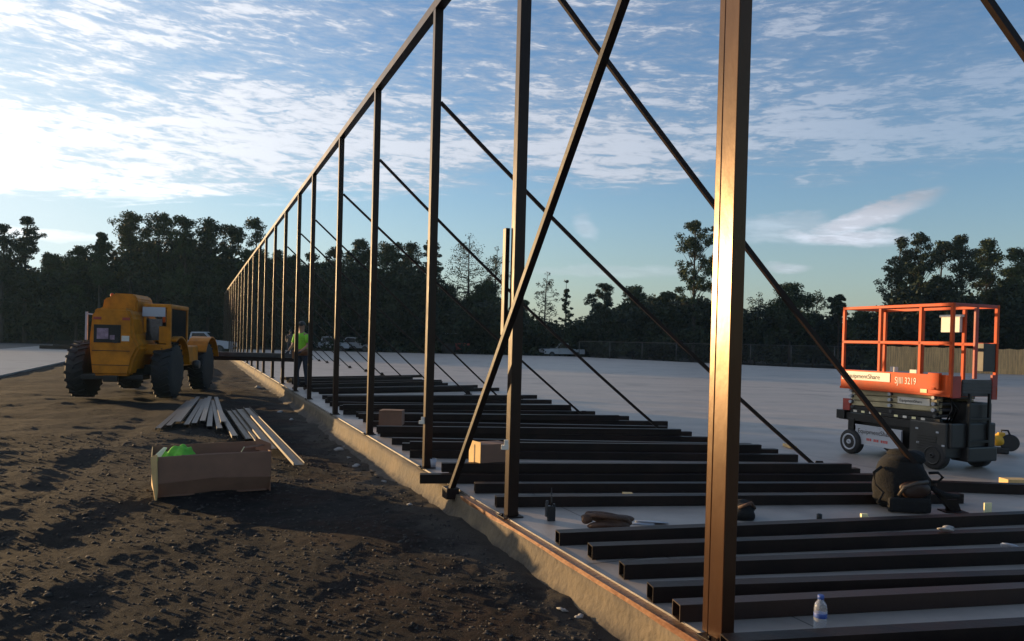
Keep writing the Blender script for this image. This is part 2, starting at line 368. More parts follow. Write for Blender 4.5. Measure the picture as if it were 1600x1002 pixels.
# dirt
M_DIRT = bpy.data.materials.new('dirt'); M_DIRT.use_nodes = True
t = M_DIRT.node_tree; b = t.nodes['Principled BSDF']; N2, L2, new2 = nodes_of(t)
g = new2('ShaderNodeTexCoord')
def dn(scale, detail=8, rough=0.65, st=None):
    n = new2('ShaderNodeTexNoise'); n.inputs['Scale'].default_value = scale; n.inputs['Detail'].default_value = detail; n.inputs['Roughness'].default_value = rough
    if st:
        mp = new2('ShaderNodeMapping'); mp.inputs['Scale'].default_value = st; L2.new(g.outputs['Object'], mp.inputs[0]); L2.new(mp.outputs[0], n.inputs['Vector'])
    else: L2.new(g.outputs['Object'], n.inputs['Vector'])
    return n.outputs['Fac']
ramp = new2('ShaderNodeValToRGB'); cr_ = ramp.color_ramp
cr_.elements[0].position = 0.34; cr_.elements[0].color = (0.0050, 0.0051, 0.0055, 1)
cr_.elements[1].position = 0.68; cr_.elements[1].color = (0.027, 0.0255, 0.0245, 1)
e = cr_.elements.new(0.5); e.color = (0.0110, 0.0107, 0.0110, 1)
L2.new(mth(new2, L2, 'ADD', mth(new2, L2, 'MULTIPLY', dn(0.8), 0.45), mth(new2, L2, 'MULTIPLY', dn(9.0), 0.55)), ramp.inputs[0])
red = new2('ShaderNodeMix', data_type='RGBA'); sx3 = new2('ShaderNodeSeparateXYZ'); L2.new(g.outputs['Object'], sx3.inputs[0])
dist3 = mth(new2, L2, 'SUBTRACT', 2.307, mth(new2, L2, 'ADD', mth(new2, L2, 'MULTIPLY', sx3.outputs[0], 0.9191), mth(new2, L2, 'MULTIPLY', sx3.outputs[1], 0.3940)))
L2.new(mth(new2, L2, 'MULTIPLY', sstep(new2, L2, dn(0.9, 5), 0.42, 0.60), sstep(new2, L2, dist3, 2.6, 1.2)), red.inputs[0])
L2.new(ramp.outputs[0], red.inputs[6])
rm = new2('ShaderNodeMix', data_type='RGBA', blend_type='MULTIPLY'); rm.inputs[0].default_value = 1; L2.new(ramp.outputs[0], rm.inputs[6]); rm.inputs[7].default_value = (1.7, 0.95, 0.7, 1)
L2.new(rm.outputs[2], red.inputs[7])
# cement slurry and sand spilt along the footing
sx2 = new2('ShaderNodeSeparateXYZ'); L2.new(g.outputs['Object'], sx2.inputs[0])
dist = mth(new2, L2, 'SUBTRACT', 2.307, mth(new2, L2, 'ADD', mth(new2, L2, 'MULTIPLY', sx2.outputs[0], 0.9191), mth(new2, L2, 'MULTIPLY', sx2.outputs[1], 0.3940)))
spill = sstep(new2, L2, mth(new2, L2, 'ADD', dist, mth(new2, L2, 'MULTIPLY', mth(new2, L2, 'SUBTRACT', dn(1.6, 6), 0.5), 2.2)), 0.75, 0.20, 0.0, 0.85)
spm = new2('ShaderNodeMix', data_type='RGBA'); L2.new(spill, spm.inputs[0]); L2.new(red.outputs[2], spm.inputs[6]); spm.inputs[7].default_value = (0.062, 0.055, 0.047, 1)
L2.new(spm.outputs[2], b.inputs['Base Color'])
b.inputs['Roughness'].default_value = 0.95; b.inputs['Specular IOR Level'].default_value = 0.15
bp = new2('ShaderNodeBump'); bp.inputs['Strength'].default_value = 0.9; bp.inputs['Distance'].default_value = 0.025
L2.new(mth(new2, L2, 'ADD', dn(70, 6, 0.8), dn(20, 8, 0.7)), bp.inputs['Height']); L2.new(bp.outputs[0], b.inputs['Normal'])

# ------------------------------------------------------------------ wall line
WAZ = -0.405
W = Vector((math.sin(WAZ), math.cos(WAZ), 0)); Nn = Vector((math.cos(WAZ), -math.sin(WAZ), 0))   # along the wall, towards the slab
P0 = Vector((1.022, 3.470, 0))
S = [0, 2.591, 4.927, 7.82, 10.694, 14.034, 16.488, 19.508, 22.558, 26.021, 28.862, 32.332, 35.43]
while S[-1] < 66: S.append(S[-1]+3.0+0.25*math.sin(len(S)*2.1))
S_END = S[-1]; WH = 5.08
def wp(s, off=0.0, z=0.0): return P0+W*s+Nn*off+Vector((0, 0, z))

# value noise in numpy
rs = np.random.RandomState(3); PERM = rs.rand(256, 256)
def vnoise(x, y):
    xi = np.floor(x).astype(int); yi = np.floor(y).astype(int); fx = x-xi; fy = y-yi
    fx = fx*fx*(3-2*fx); fy = fy*fy*(3-2*fy)
    a = PERM[xi & 255, yi & 255]; b_ = PERM[(xi+1) & 255, yi & 255]; c_ = PERM[xi & 255, (yi+1) & 255]; d_ = PERM[(xi+1) & 255, (yi+1) & 255]
    return (a*(1-fx)+b_*fx)*(1-fy)+(c_*(1-fx)+d_*fx)*fy
def fbm(x, y, o=5, g=0.5):
    s_ = 0; a = 1; t_ = 0
    for i in range(o):
        s_ = s_+a*vnoise(x*2**i+17*i, y*2**i+31*i); t_ += a; a *= g
    return s_/t_
def sm(x, a, b_):
    t_ = np.clip((x-a)/(b_-a), 0, 1); return t_*t_*(3-2*t_)
def ground_h(x, y):
    x = np.asarray(x, float); y = np.asarray(y, float)
    d = -((x-P0.x)*Nn.x+(y-P0.y)*Nn.y)          # distance outside the wall
    s_ = (x-P0.x)*W.x+(y-P0.y)*W.y
    r = np.hypot(x, y)
    hw = -0.20-0.075*sm(s_, 3.5, 7.5)
    h = hw+(-0.19-hw)*sm(d, 0.3, 2.2)+0.05*(fbm(x*1.1+9, y*1.1+4, 3)-0.45)*(1-sm(d, 0.3, 1.2))*1.1+0.05*(fbm(x*5+2, y*5, 4, 0.6)-0.5)*(1-sm(d, 0.2, 0.9))
    rough = sm(d, 0.08, 0.6)*(1-0.85*sm(r, 15, 45))
    h = h+rough*((fbm(x*0.9, y*0.9, 3)-0.5)*0.13+(fbm(x*3.2+5, y*3.2, 4, 0.6)-0.5)*0.024*(0.5+fbm(x*0.6+3, y*0.6, 2))+(fbm(x*15, y*15, 3, 0.6)-0.5)*0.017)
    # wheel ruts beside the wall
    for c0, dep in ((1.5, 0.035), (3.4, 0.03)):
        h = h-dep*np.exp(-((d-c0-0.25*np.sin(s_*0.35))/0.22)**2)*sm(r, 4, 8)
    inside = sm(d, -0.35, -0.05)
    h = h*inside+(-0.62)*(1-inside)
    far = sm(s_, 74, 84)
    h = np.where(d < 0, h*(1-far)+(-0.35)*far, h)
    return h
def gh(x, y): return float(ground_h(np.array([x]), np.array([y]))[0])
# one ground sheet, fine near the camera
rad = np.concatenate([[0.02], np.geomspace(0.9, 60, 560), np.geomspace(64, 1500, 40)])
ang = np.concatenate([np.radians(np.arange(-180, -52, 4.0)), np.radians(np.linspace(-52, 30, 470)), np.radians(np.arange(34, 180, 4.0))])
ang = np.append(ang, ang[0]+2*PI)
A_, R_ = np.meshgrid(ang[:-1], rad); gx = np.sin(A_)*R_; gy = np.cos(A_)*R_
gz = ground_h(gx, gy)
nr, na = gx.shape
vv = np.stack([gx, gy, gz], -1).reshape(-1, 3)
i0 = np.arange(nr-1)[:, None]*na; j0 = np.arange(na)[None, :]; j1 = (j0+1) % na
fc = np.stack([i0+j0, i0+na+j0, i0+na+j1, i0+j1], -1).reshape(-1, 4)
def np_mesh(name, verts, faces):
    me = bpy.data.meshes.new(name); nf = len(faces); k = faces.shape[1]
    me.vertices.add(len(verts)); me.vertices.foreach_set('co', verts.astype(np.float32).ravel())
    me.loops.add(nf*k); me.loops.foreach_set('vertex_index', faces.astype(np.int32).ravel())
    me.polygons.add(nf); me.polygons.foreach_set('loop_start', np.arange(0, nf*k, k, dtype=np.int32)); me.polygons.foreach_set('loop_total', np.full(nf, k, np.int32))
    me.update(calc_edges=True); me.validate(); return me
fc = fc[:, ::-1]
gme = np_mesh('dirt_ground', vv, fc)
grd = link('dirt_ground', gme, M_DIRT, smooth=True); tag(grd, kind='structure')
if gme.polygons[2000].normal.z < 0: gme.flip_normals()

# concrete slab
far_pts = [wp(S_END+4, 0.01), Vector((6.7, 78, 0)), Vector((17, 63, 0)), Vector((24.3, 55, 0)), Vector((40, 53, 0)), Vector((70, 50, 0)), Vector((60, -20, 0)), wp(-14, 0.01)]
mb = MB(); mb.prism([(p.x, p.y) for p in far_pts], -0.5, 0.0, 'Z')
tag(mb.build('concrete_slab', M_SLAB), kind='structure')
# footing along the slab edge: rough poured face and toe
prof = [(0.0, -0.012), (-0.075, -0.016), (-0.082, -0.075), (-0.092, -0.13), (-0.105, -0.18), (-0.125, -0.215), (-0.17, -0.24), (-0.25, -0.27), (-0.32, -0.36)]
ss = np.concatenate([np.arange(-3, 14, 0.06), np.arange(14, 72, 0.4)])
vb = []; 
for i, s_ in enumerate(ss):
    n1 = float(fbm(np.array([s_*0.7]), np.array([3.3]), 4)[0])-0.5; n2 = float(fbm(np.array([s_*3.0]), np.array([9.3]), 3)[0])-0.5
    for k, (o_, z_) in enumerate(prof):
        kk = k/(len(prof)-1); n3 = float(fbm(np.array([s_*5.0]), np.array([k*1.7]), 3)[0])-0.5
        vb.append(wp(s_, o_-kk*kk*(0.35*n1+0.10*n2)-(0.03*n3 if k > 2 else 0), z_+(0.03*n3*kk if k > 1 else 0)))
vb = np.array([tuple(v) for v in vb]); n_, k_ = len(ss), len(prof)
i0 = np.arange(n_-1)[:, None]*k_; j0 = np.arange(k_-1)[None, :]
ff = np.stack([i0+j0, i0+j0+1, i0+k_+j0+1, i0+k_+j0], -1).reshape(-1, 4)
fm = np_mesh('concrete_footing', vb, ff)
fo = link('concrete_footing', fm, M_FOOT, smooth=True); tag(fo, kind='structure')
# apron road left, asphalt behind it
def strip(name, d0, d1, s0, s1, z, m_):
    mb = MB(); p = [wp(s0, -d0), wp(s1, -d0), wp(s1, -d1), wp(s0, -d1)]
    mb.prism([(q.x, q.y) for q in p], z-0.25, z, 'Z'); return tag(mb.build(name, m_), kind='structure')
strip('concrete_road', 8.1, 15.5, -10, 85, -0.13, M_ROAD)
strip('asphalt_lot', 15.52, 60, -10, 88, -0.12, M_ASPH)

# ------------------------------------------------------------------ steel frame
mb = MB(); mb.box((0, 0, 0), (0.10, 1, 0.10)); 
def wbox(mb, s0, s1, o0, o1, z0, z1, bev=0.0):
    c = wp((s0+s1)/2, (o0+o1)/2, (z0+z1)/2); rot = Matrix.Rotation(-WAZ, 3, 'Z')
    mb.box(c, (o1-o0, s1-s0, z1-z0), rot, bev)
mb.bm.free(); mb = MB(); wbox(mb, -4, S_END+0.12, 0.0, 0.10, WH-0.10, WH)
tag(mb.build('top_rail', M_STEEL), 'long rusty steel rail joining the tops of all the wall posts', 'steel rail')
mb = MB()
mb.mi = 0; wbox(mb, -3.5, 3.5, -0.078, -0.070, -0.066, -0.001)          # outer flange
wbox(mb, -3.5, 3.5, -0.070, -0.008, -0.011, -0.004)                   # web lying on the concrete
ow = empty('base_channel', wp(0), 0, 'rusty orange steel channel bolted along the near slab edge', 'steel channel')
mb.mi = 0; c_ = mb.build('flange', M_TRACK, None); c_.parent = ow; c_.matrix_parent_inverse = Matrix.Translation(-wp(0))
mb = MB(); wbox(mb, -3.5, 68, -0.009, -0.001, -0.01, 0.007)
tag(mb.build('edge_strip', M_LIP), 'thin pale steel strip edging the slab beneath the posts', 'edge strip')

def post_mesh(k):
    mb = MB(); z0, z1 = 0.012, WH-0.102; bx = lambda x0, x1, y0, y1, a, b_, bev=0.004: mb.box(((x0+x1)/2, (y0+y1)/2, (a+b_)/2), (x1-x0, y1-y0, b_-a), None, bev)
    if k == 0:
        bx(0.0, 0.075, 0.0, 0.10, z0, z1); bx(0.004, 0.075, 0.108, 0.15, z0, z1); bx(0.014, 0.070, 0.1005, 0.1075, z0, z1, 0)
    else:
        bx(0.0, 0.09, 0.0, 0.08, z0, z1)
    return mb
pm = {}
GP = 'steel wall posts standing along the slab edge'
posts = []
for k, s_ in enumerate(S):
    lab = {0: 'nearest and widest rusty steel post with a groove down its sunlit face',
           1: 'second nearest steel post with a short stub tube beside it'}.get(k, 'rusty steel wall post, %s from the camera along the slab edge' % ordn(k+1))
    r_ = empty('steel_post', wp(s_), -WAZ, lab, 'post', GP); posts.append(r_)
    key = min(k, 1)
    if key not in pm:
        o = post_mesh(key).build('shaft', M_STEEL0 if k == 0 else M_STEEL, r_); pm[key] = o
        mb = MB(); mb.box((0.04, 0.05, 0.004+0.002), (0.17, 0.16, 0.009), None, 0.001)
        for a in (-1, 1): mb.lathe([(0.009, 0.010), (0.009, 0.028)], (0.04+a*0.068, 0.05, 0), 'Z', 6)
        pm['b%d' % key] = mb.build('base_plate', M_STEELB, r_)
    else:
        for q in (pm[key], pm['b%d' % key]):
            c_ = q.copy(); C.objects.link(c_); c_.parent = r_
    if k == 1:
        mb = MB(); mb.box((-0.022, 0.125, 1.88), (0.036, 0.06, 0.86), None, 0.003); mb.box((0.03, 0.125, 1.55), (0.07, 0.05, 0.06)); mb.build('stub_tube', M_STEEL, r_)
# braces
GB = 'diagonal braces running from the posts down to the slab'
def brace(k, top, foot, w, lab, sag=0.0, plate=True):
    top = Vector(top); foot = Vector(foot)
    r_ = empty('diagonal_brace', foot, 0, lab, 'brace', GB)
    mb = MB(); n = 8 if sag else 1; pts = []
    for i in range(n+1):
        t_ = i/n; p = (top-foot)*t_; p.z -= sag*4*t_*(1-t_); pts.append(p)
    for i in range(n): mb.bar(pts[i], pts[i+1]+(pts[i+1]-pts[i]).normalized()*0.004, w, w, 0, 0)
    mb.build('brace_tube', M_STEELB, r_)
    if plate:
        mb = MB(); mb.box((0.0, 0, 0.006), (0.20, 0.14, 0.010), None, 0.001); mb.prism([(-0.07, 0.01), (0.07, 0.01), (0.03, 0.11), (-0.05, 0.11)], -0.006, 0.006, 'Y')
        mb.lathe([(0.012, 0.01), (0.012, 0.035)], (0.075, 0.04, 0), 'Z', 6); mb.build('foot_plate', M_STEELB, r_)
    return r_
for k in range(0, min(len(S), 21)):
    b0 = wp(S[k], 0.10, 0)+W*0.04
    if k == 0: top = b0+Vector((0, 0, 4.62)); ft = b0+Vector((4.0, 0.5, 0)); w_ = 0.034
    elif k == 1: top = b0+Vector((0, 0, 4.45)); ft = gp(1489, 800); w_ = 0.040
    elif k == 2: top = b0+Vector((0, 0, 3.98)); ft = gp(1281, 735); w_ = 0.038
    elif k == 3: top = b0+Vector((0, 0, 3.98)); ft = gp(1044, 682); w_ = 0.038
    elif k == 4: top = b0+Vector((0, 0, 3.98)); ft = gp(913, 651); w_ = 0.038
    else: top = b0+Vector((0, 0, 3.98)); ft = b0+Vector((4.3, 0.35, 0)); w_ = 0.038
    lab = 'thin steel brace leaning down from the %s post from the camera' % ordn(k+1)
    if k == 1: lab = 'thin steel brace from the second post down to the black tool bag'
    brace(k, top, ft, w_, lab, sag=(0.10 if k in (2, 3) else 0.05 if k < 5 else 0.0))
# big crossing diagonal in front of the wall plane
ft = gp(704, 768, 0.0); _d = ray(975, 0); _t = (P0.dot(Nn)-0.10)/_d.dot(Nn); _q = Vector((0, 0, EYE))+_d*_t; top = ft+(_q-ft)*1.42
r_ = empty('cross_brace', ft, 0, 'thick dark diagonal tube crossing in front of the second post', 'brace')
mb = MB(); mb.bar((0, 0, 0.0), top-ft, 0.052, 0.045, 0, 0.003); mb.build('brace_tube', M_STEELB, r_)
mb = MB(); mb.box((0.0, 0.0, -0.01), (0.12, 0.14, 0.10), Matrix.Rotation(-WAZ, 3, 'Z'), 0.004); mb.build('foot_bracket', M_STEELB, r_)

# ------------------------------------------------------------------ steel tubes lying on the slab
bars = [  # pixels of the two lower front corners (left, right), height level
    (1140, 1034, 1750, 996, 0), (1062, 973, 1700, 938, 0), (1020, 943, 1650, 919, 0), (975, 906, 1640, 880, 0), (925, 875, 1660, 846, 0), (874, 853, 1640, 818, 0),
    (775, 793, 1385, 788, 0), (742, 771, 1378, 769, 0), (656, 756, 1372, 755, 0), (702, 744, 1344, 745, 0),
    (640, 716, 1247, 722, 0), (628, 704, 1216, 713, 0), (612, 695, 1176, 704, 0), (594, 683, 1112, 693, 0), (590, 678, 1081, 684, 0), (575, 667, 1043, 675, 0), (567, 660, 1071, 667, 0),
    (556, 652, 983, 658, 0), (536, 648, 930, 650, 0), (530, 641, 893, 647, 0), (515, 635, 880, 640, 0), (508, 630, 862, 631, 0), (504, 624, 845, 623, 0), (500, 616, 829, 610, 0),
    (485, 612, 760, 606, 0), (476, 608, 700, 603, 0), (466, 605, 680, 600, 0), (458, 601, 660, 597, 0), (450, 598, 645, 594, 0), (440, 594, 632, 590.5, 0),
    (690, 738, 1200, 738, 1), (640, 702, 1150, 706, 1), (588, 676, 1010, 680, 1), (560, 655, 940, 657, 1), (536, 640, 850, 640, 1), (512, 626, 800, 624, 1), (490, 613, 740, 608, 1),
    (478, 606, 670, 601, 1), (470, 602, 690, 598, 1), (455, 597, 620, 593, 1), (446, 594, 660, 590, 1), (1300, 1075, 1900, 1025, 0)]
bars_w = []
for b_ in bars:
    zb = 0.090*b_[4]; a = gp(b_[0], b_[1], zb+0.003); c_ = gp(b_[2], b_[3], zb+0.003)
    bars_w.append((a, c_, b_[4], b_))
bars_w.sort(key=lambda q: (q[0].y+q[1].y)/2)
low_n = 0; up_n = 0
for a, c_, lev, b_ in bars_w:
    d = (c_-a); L_ = max(4.4, min(5.2, d.length)); d.normalize()
    if b_[0] in (1140, 1062, 1020, 975, 925, 874): L_ = 5.2
    rz = math.atan2(d.y, d.x)
    if lev == 0: low_n += 1; lab = 'dark steel tube lying on the slab, %s nearest of the rows' % ordn(low_n)
    else: up_n += 1; lab = 'dark steel tube on top of the rows, %s nearest of those stacked' % ordn(up_n)
    mb = MB(); h = 0.088; w_ = 0.095 if lev == 0 else 0.08
    # open hollow tube
    o_, t_ = w_/2, 0.006
    yc = w_/2
    for (yy, zz_, dy_, dz_) in ((yc, t_/2, w_, t_), (yc, h-t_/2, w_, t_), (t_/2, h/2, t_, h-2*t_), (w_-t_/2, h/2, t_, h-2*t_)):
        mb.box((L_/2, yy, zz_), (L_, dy_, dz_))
    o = mb.build('steel_tube', M_BROWNST if b_[0] == 1062 else M_STEELB)
    o.location = a; o.rotation_euler = (0, 0, rz)
    if b_[0] == 1062: lab = 'browner steel tube lying on the slab behind the water bottle'
    tag(o, lab, 'steel tube', 'steel tubes laid in rows on the slab')

# timber packers between the near tubes
for i, (px, py, L_) in enumerate([(985, 783, 0.34), (1235, 700, 0.3)]):
    p = gp(px, py, 0.0); mb = MB(); mb.box((0, 0, 0.02), (0.09, L_, 0.038), None, 0.003); o = mb.build('timber_packer', M_SUNCARD_TIMBER); o.location = p+Vector((0, 0.03, 0.002))
    tag(o, ['short timber packer on the slab behind the brown tool belt', 'short timber packer by the ends of the middle tube rows'][i], 'timber packer')

# ------------------------------------------------------------------ trees
def leaf_cloud(cents, radii, per, size, rnd, flat=0.75):
    n = len(cents)*per
    c = np.repeat(np.array(cents), per, 0); r = np.repeat(np.array(radii), per)
    u = rnd.normal(size=(n, 3)); u /= np.linalg.norm(u, axis=1)[:, None]
    rr = rnd.rand(n)**0.5*r
    pos = c+u*rr[:, None]*np.array([1, 1, flat])
    t1 = rnd.normal(size=(n, 3)); t1 /= np.linalg.norm(t1, axis=1)[:, None]
    t2 = np.cross(t1, rnd.normal(size=(n, 3))); t2 /= np.linalg.norm(t2, axis=1)[:, None]
    s1 = (size*(0.6+0.8*rnd.rand(n)))[:, None]; s2 = s1*0.55
    v = np.stack([pos-t1*s1, pos+t2*s2, pos+t1*s1, pos-t2*s2], 1).reshape(-1, 3)
    f = np.arange(len(v)).reshape(-1, 4); return v, f
def tree(px, top, D, wpx, kind, lab, name='tree', lean=0.0, group='trees standing along the far edge of the site'):
    seed = int(px*13+top*7) & 0xffff; rnd = np.random.RandomState(seed); pr = random.Random(seed)
    base = dp(px, 500, D); gz_ = -0.35 if px > 440 else -0.2
    tp = dp(px, top, D); H = tp.z-gz_; cw = wpx/F_PX*D/2
    root = empty('%s_tree' % name, (tp.x, D, gz_), 0, lab, 'tree', group)
    mb = MB(); r0 = 0.012*H+0.06
    pts = []; 
    for i in range(7):
        t_ = i/6; pts.append((lean*H*t_**1.5+0.12*math.sin(t_*5+seed)*t_, 0.1*math.cos(t_*4+seed)*t_, H*0.96*t_-0.3*(1-t_)))
    mb.tube(pts, r0, 6, r0*0.15)
    cents = []; rads = []
    def tpos(t_):
        i = min(5, int(t_*6)); f = t_*6-i; a = Vector(pts[i]); b2 = Vector(pts[i+1]); return a.lerp(b2, f)
    if kind == 'pine':       # bare lower trunk, tufted flat-topped crown
        nl = 80; t0 = 0.40; per, size, flat, k0 = 110, 0.10, 0.7, 0.24
    elif kind == 'spire':
        nl = 46; t0 = 0.2; per, size, flat, k0 = 45, 0.14, 0.5, 0.16
    elif kind == 'sparse':
        nl = 100; t0 = 0.3; per, size, flat, k0 = 34, 0.095, 0.9, 0.21
    elif kind == 'snag':
        nl = 46; t0 = 0.4; per, size, flat, k0 = 34, 0.095, 0.8, 0.23
    else:
        nl = 80; t0 = 0.22; per, size, flat, k0 = 120, 0.115, 0.8, 0.27
    vol = kind in ('broad', 'yellow', 'pine')
    if vol:
        zc0, zc1 = (0.36, 1.0) if kind != 'pine' else (0.44, 1.0)
        lobes = [(pr.uniform(-0.45, 0.45), pr.uniform(-0.45, 0.45), pr.uniform(0.15, 0.85), pr.uniform(0.45, 0.75)) for _ in range(7)]+[(0.05, 0, 0.78, 0.55), (-0.1, 0, 0.5, 0.7)]
        lobes.append((pr.uniform(-0.15, 0.15), 0, 0.93, 0.30))
    for i in range(nl):
        u = (i+pr.random())/nl; t_ = t0+(1-t0)*u; a = pr.random()*2*PI
        if vol:
            lx, ly, lz, lr = lobes[i % len(lobes)]
            th_a = pr.random()*2*PI; cz = pr.uniform(-0.8, 1); sz_ = math.sqrt(1-cz*cz); rr_ = lr*pr.random()**0.4
            hx = (lx+rr_*sz_*math.cos(th_a))*cw; hy = (ly+rr_*sz_*math.sin(th_a))*cw
            zr = lz+rr_*cz*min(0.42, cw/(H*(zc1-zc0)))
            zf = min(0.985, zc0+(zc1-zc0)*zr); zf = max(0.25, zf)
            q = Vector((hx, hy, H*zf))+Vector((pts[-1][0]*zf, 0, 0)); p = tpos(max(0.1, min(0.93, zf-0.10*(0.4+abs(hx)/cw))))
            cr2 = cw*k0*pr.uniform(0.7, 1.25); q.z = min(q.z, H-cr2*flat*0.6)
            mb.tube([p, p.lerp(q, 0.5)+Vector((0, 0, -0.04*cw)), q], r0*0.28*(1.15-zf), 4, 0.02)
            cents.append(tuple(q)); rads.append(cr2); continue
        if kind == 'spire': shape = 1.05-u*0.95
        else: shape = 0.55+0.45*math.sin(PI*u)
        L_ = cw*shape*pr.uniform(0.25, 1.0)
        p = tpos(min(0.99, t_*0.93)); rise = pr.uniform(0.0, 0.5)*L_ if kind != 'spire' else -0.1*L_
        q = p+Vector((math.cos(a)*L_, math.sin(a)*L_, rise))
        mb.tube([p, p.lerp(q, 0.5)+Vector((0, 0, -0.05*L_)), q], r0*0.30*(1.1-u), 4, 0.02)
        cr2 = cw*k0*pr.uniform(0.8, 1.35)
        cents.append(tuple(q)); rads.append(cr2)
    cents.append((pts[-1][0], pts[-1][1], H-cw*k0*flat)); rads.append(cw*k0)
    mb.build('trunk', M_BARK, root)
    v, f = leaf_cloud(cents, rads, per, size, rnd, flat)
    v[:, 2] = np.maximum(v[:, 2], 0.3)
    me = np_mesh('crown', v, f)
    link('crown', me, {'pine': M_LEAF2, 'spire': M_LEAF2, 'sparse': M_LEAF, 'snag': M_LEAF2, 'yellow': M_LEAF3}.get(kind, M_LEAF), root)
T = [(-35, 368, 84, 90, 'broad'), (6, 350, 82, 62, 'pine'), (42, 337, 84, 50, 'pine'), (84, 396, 86, 62, 'broad'), (122, 386, 84, 60, 'broad'), (158, 362, 82, 46, 'broad'),
     (206, 331, 84, 74, 'yellow'), (250, 333, 86, 74, 'broad'), (292, 342, 83, 66, 'broad'), (328, 343, 85, 70, 'broad'), (364, 352, 88, 56, 'broad'), (400, 341, 84, 62, 'broad'),
     (432, 392, 88, 54, 'broad'), (456, 400, 90, 52, 'broad'), (490, 396, 88, 56, 'broad'), (522, 388, 90, 58, 'broad'), (566, 372, 88, 62, 'broad'), (606, 380, 90, 66, 'broad'), (644, 380, 92, 60, 'broad'),
     (676, 372, 90, 44, 'pine'), (735, 363, 92, 76, 'sparse'), (776, 384, 92, 50, 'sparse'), (762, 440, 90, 66, 'broad'), (704, 466, 92, 60, 'broad'), (815, 470, 92, 46, 'broad'),
     (852, 424, 96, 44, 'snag'), (886, 438, 94, 50, 'spire'), (946, 444, 94, 50, 'pine'), (990, 448, 92, 60, 'broad'), (1040, 458, 90, 62, 'broad'),
     (1088, 343, 84, 62, 'broad'), (1128, 376, 86, 50, 'broad'), (1182, 456, 88, 46, 'snag'), (1236, 444, 84, 78, 'broad'), (1274, 452, 86, 50, 'snag'), (1312, 461, 82, 34, 'pine'),
     (1350, 488, 80, 60, 'broad'), (1406, 372, 78, 64, 'pine'), (1440, 364, 76, 62, 'pine'), (1472, 376, 78, 56, 'broad'), (1504, 368, 76, 68, 'pine'), (1545, 374, 78, 70, 'broad'), (1592, 388, 76, 66, 'broad'), (1634, 384, 78, 70, 'broad')]
nicer = {'broad': 'dense round tree', 'pine': 'tall pine', 'spire': 'pointed conifer', 'sparse': 'thin airy tree', 'snag': 'half-bare tree', 'yellow': 'tall yellowish tree'}
def where(px):
    if px < 130: return 'left of the telehandler'
    if px < 300: return 'behind the telehandler'
    if px < 440: return 'behind the far post row'
    if px < 830: return 'behind the middle post row'
    if px < 1110: return 'between the two nearest posts'
    if px < 1320: return 'between nearest post and orange lift'
    return 'behind the scissor lift'
for i, (px, ty, D, w_, kd) in enumerate(T):
    kind = kd
    tree(px, ty, D, w_, kind, '%s %s, %s treeline tree from left' % (nicer[kd], where(px), ordn(i+1)), 'pine' if kd == 'pine' else {'broad': 'leafy', 'spire': 'conifer', 'sparse': 'thin', 'snag': 'half_bare', 'yellow': 'leafy'}[kd], lean=0.03 if kd == 'snag' else 0)

# understorey: one dense mass of brush filling the treeline
rnd = np.random.RandomState(11)
prof_t = [(-400, 400), (0, 405), (60, 410), (130, 405), (200, 385), (300, 375), (400, 400), (440, 420), (560, 415), (680, 425), (720, 470), (800, 480), (840, 505), (900, 508), (940, 480), (1000, 474), (1100, 474), (1150, 490), (1220, 480), (1300, 500), (1380, 492), (1410, 450), (1560, 450), (1640, 445), (2000, 440)]
pxs = np.array([p[0] for p in prof_t], float); pys = np.array([p[1] for p in prof_t], float)
cents = []; rads = []
for i in range(3400):
    px = rnd.uniform(-330, 1900); D = rnd.uniform(82, 100) if px < 1340 else rnd.uniform(72, 90)
    ty = np.interp(px, pxs, pys)+rnd.uniform(-4, 14)
    p = dp(px, ty, D); zt = p.z; z = -0.2+(zt+0.2)*(rnd.rand()**0.75)
    cents.append((p.x, D, z)); rads.append(rnd.uniform(0.7, 1.4))
v, f = leaf_cloud(cents, rads, 90, 0.24, rnd, 0.8)
v[:, 2] = np.maximum(v[:, 2], -0.3)
me = np_mesh('undergrowth', v, f)
tag(link('undergrowth', me, M_UNDER), 'dense dark brush filling the foot of the treeline', 'undergrowth', kind='stuff')
# woodland floor behind the brush: low wooded rise closing the horizon
mb = MB()
pts_t = []
for px in range(-900, 2600, 40):
    D = 108
    ty = float(np.interp(px, pxs, pys))+16; p = dp(px, ty, D); pts_t.append((p.x, D+4*math.sin(px*0.013), max(3.0, p.z)))
for i in range(len(pts_t)-1):
    a = Vector(pts_t[i]); b2 = Vector(pts_t[i+1])
    mb.quad((a.x, a.y, -1), (b2.x, b2.y, -1), b2, a); mb.quad(a, b2, (b2.x*1.6, b2.y+60, -1), (a.x*1.6, a.y+60, -1))
tag(mb.build('wooded_hill', M_UNDER), kind='structure')

# ------------------------------------------------------------------ fences
a = gp(1376, 573, -0.1); b2 = dp(1700, 575, 52); b2.z = -0.1; a = Vector((a.x*56/a.y, 56, -0.1))
r_ = empty('wooden_fence', a, 0, 'tall tan wooden board fence behind the orange lift', 'fence')
d = b2-a; n = int(d.length/0.15)
mb = MB(); q = math.atan2(d.y, d.x); rot = Matrix.Rotation(q, 3, 'Z'); dn_ = d.normalized()
for i in range(n):
    h = 1.88+0.03*math.sin(i*5.3); mb.box(dn_*(i*0.15)+Vector((0, 0, h/2+0.03)), (0.138, 0.02, h), rot)
mb.build('boards', M_WOODF, r_)
for i in range(0, n, 16): mb = MB(); mb.box(dn_*(i*0.15)+Vector((0, -0.07, 0.95)), (0.10, 0.10, 1.98), rot); mb.build('fence_post', M_WOODF, r_)
mb = MB()
for z in (0.4, 1.5): mb.box(d/2+Vector((0, 0.06, z)), (d.length, 0.04, 0.09), rot)
mb.build('rails', M_WOODF, r_)
